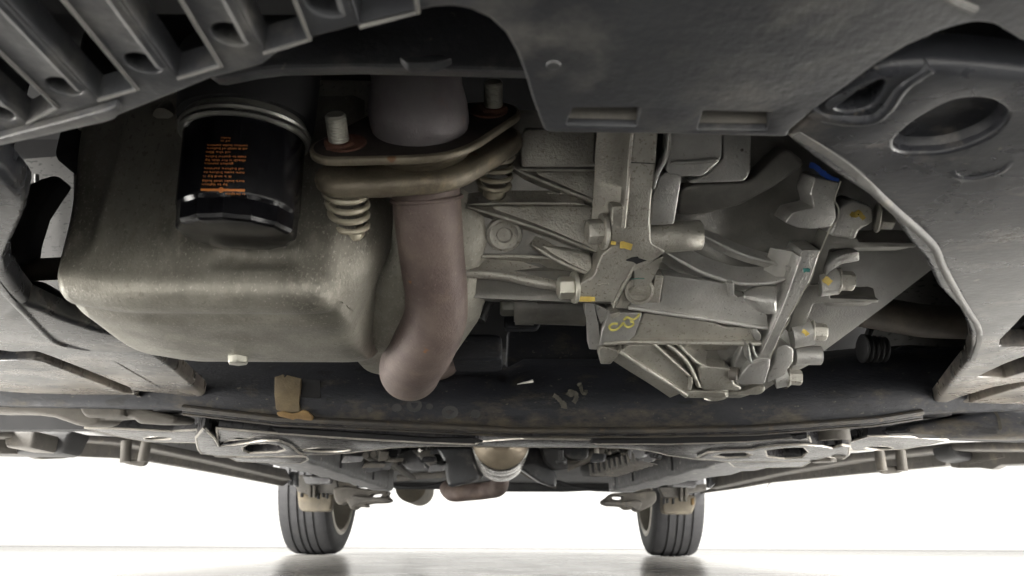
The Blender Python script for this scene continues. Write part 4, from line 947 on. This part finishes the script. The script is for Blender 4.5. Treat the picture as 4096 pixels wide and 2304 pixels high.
# ---- things seen through the gaps beside the pan and the gearbox
side = part('front_suspension', car, 'drive shafts and dusty wheel-arch panels behind the trays')
Geo().slab([at_y(x, y, .86) for x, y in fV((60, 400), (185, 390), (185, 780), (60, 780))], [], (0, .01, 0)).out('wheel_arch_panel', 'fender', side)
Geo().tube([at_y(*p, .845) for p in fV((92, 440), (94, 640))], .003, 8).out('panel_seam', 'fender', side)
Geo().tube([at_y(*p, .60) for p in fV((-60, 672), (60, 680), (180, 674), (300, 668))], .0098, 20).out('drive_shaft', 'shaft', side)
Geo().slab([at_y(x, y, .58) for x, y in fV((-40, 480), (40, 470), (100, 445), (135, 435), (150, 445), (125, 480), (92, 530), (70, 600), (62, 660), (-40, 660))], [], (0, .02, 0)).out('hose_bundle', 'rubber', side, bevel=.006)
Geo().slab([at_y(x, y, .62) for x, y in fV((-40, 700), (60, 700), (110, 706), (150, 745), (220, 762), (330, 800), (330, 870), (-40, 870))], [], (0, .02, 0)).out('lower_bracket', 'subframe', side, bevel=.004)
Geo().tube([at_y(*p, .60) for p in fR((300, 385), (600, 398), (940, 410), (1100, 400))], .004, 10).out('anti_roll_bar', 'shaft', side)
a = at_y(*fV((2310, 700))[0], .90); b = at_y(*fV((2310, 900))[0], .90)
Geo().tube([b, a], .052, 40).out('brake_drum', 'fender', side)
Geo().tube([at_y(*p, .78) for p in [(q.x, q.y) for q in spline([(x, y, 0) for x, y in fS((300, 500), (560, 545), (800, 585), (1050, 596), (1400, 600))], 6)]], .0185, 24).out('drive_shaft', 'shaft', side)
c0 = at_y(*fS((300, 815))[0], .82); c1 = at_y(*fS((500, 825))[0], .82); g = Geo(); pth = []; rr = []
for k in range(33):
    t = k / 32; pth.append(c0 + (c1 - c0) * t); rr.append(.0125 + .0022 * (1 + math.sin(t * 2 * math.pi * 4.5)) - .002 * t)
g.tube(pth, rr, 24).out('rubber_boot', 'rubber', side)
Geo().slab([at_y(x, y, .83) for x, y in fS((280, 900), (380, 620), (450, 560), (480, 500), (440, 600), (360, 760), (310, 900))], [], (0, .01, 0)).out('hose_edge', 'rubber', side, bevel=.002)
Geo().slab([at_y(x, y, .845) for x, y in fS((-100, 1000), (290, 890), (480, 918), (640, 790), (680, 778), (760, 808), (900, 795), (1210, 780), (1400, 790), (1400, 1300), (-100, 1300))], [], (0, .06, 0)).out('subframe_end', 'subframe', side, bevel=.006)

# ================================================================== sills, jack hooks and rails
for sgn, nm in ((-1, 'left'), (1, 'right')):
    sill = part('sill', car, 'dusty %s sill with ragged pinch weld along the car side' % nm)
    X = -.775 if sgn < 0 else .735
    if sgn < 0:
        body = fG((-700, 330), (0, 345), (960, 400), (2160, 640), (2200, 725), (1600, 585), (960, 452), (560, 420), (0, 400), (-700, 380))
        low = fG((-700, 380), (0, 400), (560, 420), (960, 452), (1600, 585), (2200, 725), (2140, 770), (1720, 688), (1400, 630), (1110, 580), (900, 560), (610, 548), (600, 490), (588, 484), (578, 495), (572, 548), (490, 562), (320, 568), (250, 545), (130, 530), (0, 528), (-700, 500))
    else:
        body = fI((190, 705), (700, 600), (1250, 520), (1700, 480), (2000, 440), (2576, 420), (3300, 400), (3300, 480), (2576, 500), (2000, 500), (1300, 575), (700, 680), (200, 790))
        low = fI((200, 790), (700, 680), (1300, 575), (2000, 500), (2576, 500), (3300, 480), (3300, 600), (2576, 605), (2400, 612), (2330, 645), (2230, 632), (2080, 635), (2022, 628), (2012, 575), (1998, 562), (1984, 572), (1980, 618), (1700, 645), (1300, 680), (900, 720), (640, 745), (420, 785), (100, 830))
    Geo().slab([at_x(x, y, X + .03 * sgn * -1) for x, y in body], [], (sgn * .06, 0, -.006)).out('sill_body', 'sill', sill, bevel=.008)
    Geo().slab([at_x(x, y, X) for x, y in low], [], (sgn * .012, 0, 0)).out('pinch_weld', 'sill', sill, bevel=.002)
    rnd = random.Random(3)
    for k in range(16):
        t = k / 16
        if sgn < 0: fx, fy = 1150 + 900 * t, 566 + 165 * t
        else: fx, fy = 480 + 900 * t, 758 - 112 * t
        f = fG if sgn < 0 else fI; (p,) = f((fx, fy)); c = at_x(*p, X - sgn * .001)
        Geo().slab([c + Vector((0, dy, dz)) for dy, dz in ((-.006, -.004), (.006, -.004), (.006, .004), (-.006, .004))], [], (sgn * .004, 0, 0)).out('weld_tab', 'sill', sill, bevel=.001)
    # tie-down hook
    hook = part('tie_down_hook', car, 'grey U-shaped tie-down hook under the %s side' % nm)
    if sgn < 0: l1, l2, bt, f = ((955, 430), (945, 590)), ((1105, 440), (1075, 585)), ((930, 570), (1100, 575), (1085, 612), (1060, 625), (960, 606), (925, 595)), fG
    else: l1, l2, bt, f = ((1480, 505), (1505, 655)), ((1640, 500), (1660, 655)), ((1495, 625), (1665, 620), (1672, 655), (1640, 672), (1530, 682), (1500, 668)), fI
    for l in (l1, l2):
        Geo().tube([at_y(*p, 1.24) for p in f(*l)], .0085, 12).out('hook_leg', 'dusty', hook)
    Geo().slab([at_y(x, y, 1.245) for x, y in f(*bt)], [], (0, .012, .002)).out('hook_foot', 'dusty', hook, bevel=.006)
    if sgn < 0:
        Geo().slab([at_y(x, y, 1.12) for x, y in fG((20, 350), (270, 350), (240, 490), (40, 480))], [], (0, .09, 0)).out('sill_box', 'sill', sill, bevel=.006)
        Geo().slab([at_y(x, y, 1.18) for x, y in fG((-200, 340), (560, 350), (520, 420), (470, 530), (-200, 520))], [], (0, .05, 0)).out('arch_liner', 'floorpan', sill, bevel=.01)
    else:
        Geo().slab([at_y(x, y, 1.12) for x, y in fI((2430, 430), (2700, 380), (2700, 560), (2420, 560))], [], (0, .09, 0)).out('sill_box', 'sill', sill, bevel=.006)
        Geo().slab([at_y(x, y, 1.2) for x, y in fI((2000, 450), (2800, 410), (2800, 590), (2420, 600), (2050, 560))], [], (0, .05, 0)).out('arch_liner', 'floorpan', sill, bevel=.01)
ZR = .205
for nm, qs in (('left', (fO((1240, 590))[0], fO((930, 655))[0], fO((1985, 915))[0], fO((2225, 925))[0])), ('right', (fQ((1300, 632))[0], fQ((1760, 700))[0], fQ((380, 940))[0], fQ((110, 935))[0]))):
    rail = part('floor_rail', car, 'grey coated %s floor rail running to the rear wheel' % nm)
    q = [at_z(x, y, ZR) for x, y in qs]; n = 14; loops = []
    for k in range(n + 1):
        t = k / n; a = q[0].lerp(q[3], t); b = q[1].lerp(q[2], t); j = .0025 * math.sin(k * 2.4)
        loops.append([a + Vector((0, 0, j)), b + Vector((0, 0, -j)), b + Vector((0, 0, .10)), a + Vector((0, 0, .10))])
    Geo().loft(loops).out('rail_channel', 'rail', rail, bevel=.010, seg=3)
    e0, e1_ = q[3], q[2]
    Geo().loft([[e0 + Vector((0, -.06, -.002)), e1_ + Vector((0, -.06, -.002)), e1_ + Vector((0, -.06, .1)), e0 + Vector((0, -.06, .1))],
                [e0 + Vector((0, .05, -.002)), e1_ + Vector((0, .05, -.002)), e1_ + Vector((0, .05, .1)), e0 + Vector((0, .05, .1))]]).out('rail_end', 'rail', rail, bevel=.008)
    for t in (.35, .72):
        a = q[0].lerp(q[3], t); sgn_ = -1 if nm == 'left' else 1
        Geo().box((a.x - .002 - (sgn_ > 0) * .002, a.y - .004, a.z + .01), (a.x + .004 - (sgn_ > 0) * .002, a.y + .004, a.z + .09)).out('rail_joint', 'floorpan', rail)

# ================================================================== middle: silencer, tank, canister, lines
sil = part('silencer', car, 'shiny round silencer hanging under the middle of the car')
c = at_y(*fH((1202, 470))[0], 1.62); zc = at_y(*fH((1202, 645))[0], 1.62).z + .0605
o = Vector((c.x, 1.62, zc))
g = Geo().lathe(o, Vector((-.015, 1, .0)), [(.061, .0), (.0635, .006), (.0635, .05), (.0625, .055), (.0635, .06), (.0635, .14), (.0622, .146), (.0635, .152), (.0635, .30), (.056, .36), (.03, .40)], 48, cap0=False); g.out('silencer_body', 'muffler', sil, angle=40)
Geo().lathe(o, Vector((-.015, 1, .0)), [(.026, -.035), (.045, -.02), (.0605, .001), (.0612, .004)], 48).out('silencer_end', 'muffler_face', sil)
for dx in (-.012, 0.004):   # H-shaped stamp
    pass
pz = [at_y(*p, 2.30) for p in fH((840, 815), (960, 808), (1180, 775), (1215, 770))]
pz = [o + Vector((-.012, .38, -.02)), at_y(*fH((1190, 770))[0], 2.22)] + [at_y(*fH((1100, 800))[0], 2.32), at_y(*fH((960, 815))[0], 2.34), at_y(*fH((845, 822))[0], 2.36), at_y(*fH((800, 790))[0], 2.5)]
Geo().tube(spline(pz, 8), .026, 20).out('tail_pipe', 'rust_pipe', sil)
Geo().slab([at_y(x, y, 1.55) for x, y in fH((1035, 410), (1400, 412), (1500, 455), (1400, 466), (1000, 466))], [], (0, .03, 0)).out('hanger_plate', 'tan', sil, bevel=.002)

hs = part('tunnel_heat_shield', car, 'dark tunnel walls and tank flanks beside the silencer')
for pts, mt in ((fH((700, 470), (990, 470), (1005, 560), (1050, 700), (980, 745), (880, 765), (800, 785), (780, 660), (775, 585)), 'plastic'),
            (fH((1410, 470), (1500, 475), (1530, 570), (1620, 650), (1625, 790), (1500, 745), (1350, 640), (1330, 620)), 'plastic'),
            (fH((1500, 475), (1640, 478), (1690, 560), (1720, 640), (1620, 655), (1540, 590)), 'floorpan'),
            (fH((1640, 478), (1870, 480), (1860, 560), (1800, 580), (1700, 560)), 'plastic')):
    y0 = 1.95 if mt == 'plastic' else 1.85
    Geo().slab([at_y(x, y, y0) for x, y in pts], [], (0, .25, .02)).out('tunnel_wall', mt, hs, bevel=.012, seg=3)
Geo().slab([at_y(x, y, 3.6) for x, y in fH((380, 690), (2060, 690), (2060, 800), (1900, 810), (1670, 820), (1100, 818), (800, 800), (380, 800))], [], (0, .08, .02)).out('rear_beam', 'floorpan', hs, bevel=.015)
Geo().tube([at_y(*p, 2.6) for p in [(q.x, q.y) for q in spline([(x, y, 0) for x, y in fH((1330, 640), (1400, 690), (1520, 745), (1620, 780))], 5)]], .006, 8).out('cable', 'dusty', hs)
Geo().tube([at_y(*p, 3.2) for p in [(q.x, q.y) for q in spline([(x, y, 0) for x, y in fH((400, 770), (560, 780), (720, 760), (800, 735))], 5)]], .008, 8).out('cable', 'rubber', hs)
Geo().tube([at_y(*p, 3.2) for p in [(q.x, q.y) for q in spline([(x, y, 0) for x, y in fH((1620, 735), (1750, 775), (1900, 795), (2050, 800))], 5)]], .008, 8).out('cable', 'rubber', hs)
Geo().lathe(at_y(*fH((520, 770))[0], 3.7), (0, 1, 0), [(.06, 0), (.075, .01), (.075, .4)], 32).out('rear_silencer', 'tan', hs)
# ribbed canister on the right
can = part('vapour_canister', car, 'grey ribbed plastic canister beside the right rail')
for k in range(9):
    t = k / 8
    x0_, y0_ = 1865 + 330 * t, 600 - 75 * t
    pts = [(x0_, y0_), (x0_ + 14, y0_ - 4), (x0_ + 26, y0_ + 70 - 20 * t), (x0_ + 230 - 40 * t, y0_ + 88 - 12 * t), (x0_ + 232 - 40 * t, y0_ + 100 - 12 * t), (x0_ + 12, y0_ + 96 - 12 * t)]
    Geo().slab([at_y(x, y, 1.95 - .055 * k) for x, y in fH(*pts)], [], (0, .016, .002)).out('canister_rib', 'sill', can, bevel=.003)
Geo().slab([at_y(x, y, 1.98) for x, y in fH((1860, 590), (2180, 490), (2380, 500), (2390, 560), (2130, 690), (1880, 705))], [], (0, .25, .02)).out('canister_body', 'floorpan', can, bevel=.01)
Geo().tube([at_y(*p, 2.0) for p in fH((1690, 620), (1760, 590), (1850, 560), (1890, 520), (2000, 495))], .016, 12).out('canister_hose', 'dusty', can)
# brake lines and ribbed floor on the left
lines = part('brake_lines', car, 'bundle of brake and fuel lines along the left floor')
for k, (p0, p1) in enumerate((((240, 530), (520, 700)), ((290, 520), (545, 712)), ((180, 540), (330, 620)), ((320, 545), (470, 650)))):
    Geo().tube([at_y(*fH(p0)[0], 1.75), at_y(*fH(p1)[0], 2.45)], .008, 10).out('line', 'dusty', lines)
Geo().slab([at_y(x, y, 2.05) for x, y in fH((380, 500), (700, 480), (715, 570), (735, 620), (690, 650), (520, 660), (440, 600))], [], (0, .3, .05)).out('heat_panel', 'rail', lines, bevel=.006)
Geo().slab([at_y(x, y, 1.98) for x, y in fH((520, 490), (690, 475), (735, 615), (700, 640), (670, 630))], [], (0, .05, 0)).out('panel_rib', 'sill', lines, bevel=.006)
for k in range(7):
    Geo().tube([at_y(*fH((540 + 22 * k, 510 + 24 * k))[0], 2.0), at_y(*fH((575 + 22 * k, 505 + 24 * k))[0], 2.0)], .006, 8).out('panel_bead', 'plastic', lines)
Geo().tube([at_y(*p, 2.6) for p in fH((420, 712), (600, 690), (790, 680))], .012, 8).out('cross_line', 'sill', lines)

# ================================================================== rear wheels
yawc = R(-1.2)
def wheel(cx, inner, nm):
    w = part('rear_wheel', car, '%s rear wheel with dusty alloy rim and grooved tyre' % nm)
    w.location = (cx, 3.26, .302); w.rotation_euler = (0, 0, yawc)
    # tyre: section revolved about X, real grooves
    ro, wd = .302, .2
    prof = []
    half = [(-.092, .205), (-.098, .225), (-.100, .25), (-.098, .275), (-.090, .292), (-.076, .2990)]
    groove = [(-.052, .3008), (-.050, .294), (-.044, .294), (-.042, .3014), (-.008 - .010, .302), (-.016, .2945), (-.010, .2945), (-.008, .302)]
    left = half + groove
    prof = left + [(-x, r) for x, r in reversed(left)]
    g = Geo(); seg = 96
    g.loft([[Vector((x, r * math.cos(2 * math.pi * k / seg), r * math.sin(2 * math.pi * k / seg))) for x, r in prof] for k in range(seg + 1)], closed=False)
    g.out('tyre', 'tyre', w, angle=30)
    # shoulder sipes
    for k in range(72):
        a = 2 * math.pi * k / 72
        for sx_ in (-1, 1):
            pass
    rp = [(inner * .098, .224), (inner * .102, .214), (inner * .096, .203), (inner * .05, .190), (inner * -.03, .186), (inner * -.05, .14), (inner * -.055, .05), (inner * -.055, .0)]
    g = Geo(); g.loft([[Vector((x, r * math.cos(2 * math.pi * k / 64), r * math.sin(2 * math.pi * k / 64))) for x, r in rp] for k in range(65)], closed=False); g.out('rim', 'rim', w, angle=30)
    g = Geo().lathe((inner * .0, 0, 0), (inner, 0, 0), [(.125, -.03), (.125, .02), (.10, .045), (.05, .05)], 40); g.out('brake_drum', 'sill', w, bevel=.002)
    return w
WL = wheel(-.808, 1, 'left'); WR = wheel(.664, -1, 'right')
# sipes: thin dark blocks set in the shoulder would be lost at this size; lateral cuts are modelled on the outer shoulder only
for w, sg in ((WL, -1), (WR, 1)):
    g = Geo()
    for k in range(80):
        a = 2 * math.pi * k / 80; r_ = .2965
        c = Vector((sg * .083, r_ * math.cos(a), r_ * math.sin(a))); t = Vector((0, -math.sin(a), math.cos(a))); nr = Vector((0, math.cos(a), math.sin(a)))
        s_ = [c + Vector((sg * -.012, 0, 0)) + nr * .0035, c + Vector((sg * .012, 0, 0)) - nr * .004]
        g.add([s_[0] - t * .001, s_[0] + t * .001, s_[1] + t * .001, s_[1] - t * .001], [(0, 1, 2, 3)])
    o_ = g.out('shoulder_sipes', 'rubber', w, fix=False); o_['kind'] = 'stuff'

def rear_susp(f, mir, nm, y):
    s_ = part('trailing_arm', car, 'dusty tan %s trailing arm ahead of the rear wheel' % nm)
    def pl(name, pts, yy, th, mt, bev=.004, holes=()):
        return Geo().slab([at_y(x, y_, yy) for x, y_ in f(*pts)], [[at_y(x, y_, yy) for x, y_ in f(*h)] for h in holes], (0, th, 0)).out(name, mt, s_, bevel=bev)
    if nm == 'left':
        pl('spring_seat', ((1250, 880), (1620, 880), (1625, 1000), (1600, 1145), (1310, 1148), (1270, 1110)), 2.86, .05, 'tan', .008)
        pl('mount_block', ((1310, 775), (1610, 800), (1600, 862), (1345, 862)), 2.80, .08, 'rail', .006)
        pl('mount_plate', ((1240, 770), (1660, 780), (1680, 960), (1560, 975), (1480, 960), (1400, 980), (1300, 960), (1250, 940)), 2.83, .03, 'sill', .004)
        for x in (1385, 1430): pl('bolt', ((x - 14, 880), (x + 14, 880), (x + 14, 1000), (x - 14, 1000)), 2.80, .03, 'dusty', .003)
        for x, h in ((1300, 40), (1470, 60), (1520, 40), (1560, 55)): pl('cable_clip', ((x - 10, 960), (x + 10, 960), (x + 10, 960 + h), (x - 10, 960 + h)), 2.82, .02, 'rubber', .002)
        pl('hanger', ((1165, 770), (1195, 735), (1250, 740), (1255, 890), (1220, 890), (1210, 790), (1190, 880), (1160, 870)), 2.6, .03, 'plastic', .003)
        pl('arm', ((1620, 900), (1740, 880), (1990, 915), (2210, 935), (2180, 985), (2235, 1030), (2190, 1058), (2040, 1062), (1960, 1075), (1990, 1090), (1960, 1106), (1880, 1095), (1850, 1130), (1800, 1125), (1770, 1040), (1700, 1090), (1640, 1040)), 2.75, .06, 'dusty', .008,
           holes=[((2005, 990), (2030, 968), (2090, 960), (2135, 965), (2120, 998), (2060, 1000))])
        pl('arm_bush', ((1820, 980), (1990, 1000), (2180, 1010), (2220, 1030), (2170, 1050), (1990, 1048), (1860, 1080), (1810, 1100), (1790, 1040)), 2.73, .03, 'sill', .008)
    else:
        pl('spring_seat', ((640, 930), (990, 985), (995, 1040), (955, 1178), (670, 1172), (645, 1140), (648, 1060)), 2.86, .05, 'tan', .008)
        pl('mount_block', ((740, 860), (1010, 830), (985, 905), (750, 895)), 2.80, .08, 'rail', .006)
        pl('mount_plate', ((600, 900), (930, 880), (1100, 860), (1100, 935), (920, 960), (900, 1010), (780, 1000), (660, 1010)), 2.83, .03, 'sill', .004)
        for x in (842, 890): pl('bolt', ((x - 14, 900), (x + 14, 900), (x + 14, 1045), (x - 14, 1040)), 2.80, .03, 'dusty', .003)
        for x, h in ((665, 60), (700, 50), (760, 60), (960, 70)): pl('cable_clip', ((x - 10, 1010), (x + 10, 1010), (x + 10, 1010 + h), (x - 10, 1010 + h)), 2.82, .02, 'rubber' if x < 900 else 'mud', .002)
        pl('hanger', ((1110, 790), (1160, 790), (1165, 850), (1200, 850), (1150, 905), (1120, 900)), 2.6, .03, 'plastic', .003)
        pl('arm', ((110, 960), (360, 945), (480, 930), (580, 930), (590, 1040), (520, 1100), (400, 1155), (360, 1140), (340, 1105), (330, 1130), (260, 1130), (220, 1095), (80, 1090), (20, 1070), (15, 1035), (70, 1000)), 2.75, .06, 'dusty', .008,
           holes=[((120, 1005), (150, 990), (240, 990), (235, 1020), (180, 1028), (135, 1022))])
        pl('arm_bush', ((30, 1050), (120, 1040), (280, 1045), (380, 1030), (440, 1050), (420, 1120), (380, 1140), (330, 1100), (200, 1080), (60, 1080)), 2.73, .03, 'sill', .008)
rear_susp(fO, False, 'left', 2.8); rear_susp(fQ, True, 'right', 2.8)
Geo().tube([at_y(*p, 2.3) for p in [(q.x, q.y) for q in spline([(x, y, 0) for x, y in fI((640, 778), (650, 755), (675, 742))], 4)]], .0012, 6).out('loose_thread', 'dusty', car)

# ---- small fittings under the floor: clips, stays, hoses and bare metal strips
fit = part('floor_fittings', car, 'clips, stays and short hoses fixed under the floor pan')
rn = random.Random(21)
for k in range(46):
    left = k % 2 == 0
    hx = rn.uniform(90, 720) if left else rn.uniform(1640, 2420)
    hy = rn.uniform(500, 640) if left else rn.uniform(500, 600)
    yy = rn.uniform(1.55, 2.3); (p,) = fH((hx, hy)); c = at_y(*p, yy)
    t = rn.random()
    if t < .4:
        d = Vector((rn.uniform(-.05, .05), rn.uniform(.08, .25), rn.uniform(-.01, .02)))
        Geo().tube(spline([c, c + d * .5 + Vector((.01, 0, .008)), c + d], 4), rn.uniform(.004, .009), 8).out('floor_hose', rn.choice(['dusty', 'rubber', 'muffler', 'sill']), fit)
    elif t < .75:
        w_, h_ = rn.uniform(.008, .024), rn.uniform(.005, .013)
        Geo().slab([c + Vector((-w_, 0, -h_)), c + Vector((w_ * .8, 0, -h_ * .7)), c + Vector((w_, 0, h_)), c + Vector((-w_ * .6, 0, h_ * 1.2))], [], (rn.uniform(-.02, .02), rn.uniform(.02, .06), .004)).out('floor_bracket', rn.choice(['rail', 'dusty', 'plastic', 'arm']), fit, bevel=.003)
    else:
        Geo().lathe(c, (0, .1, -1), [(.006, -.02), (.006, 0), (.013, .001), (.012, .006), (.008, .009)], 10).out('floor_clip', rn.choice(['rubber', 'glint_steel', 'dusty']), fit)
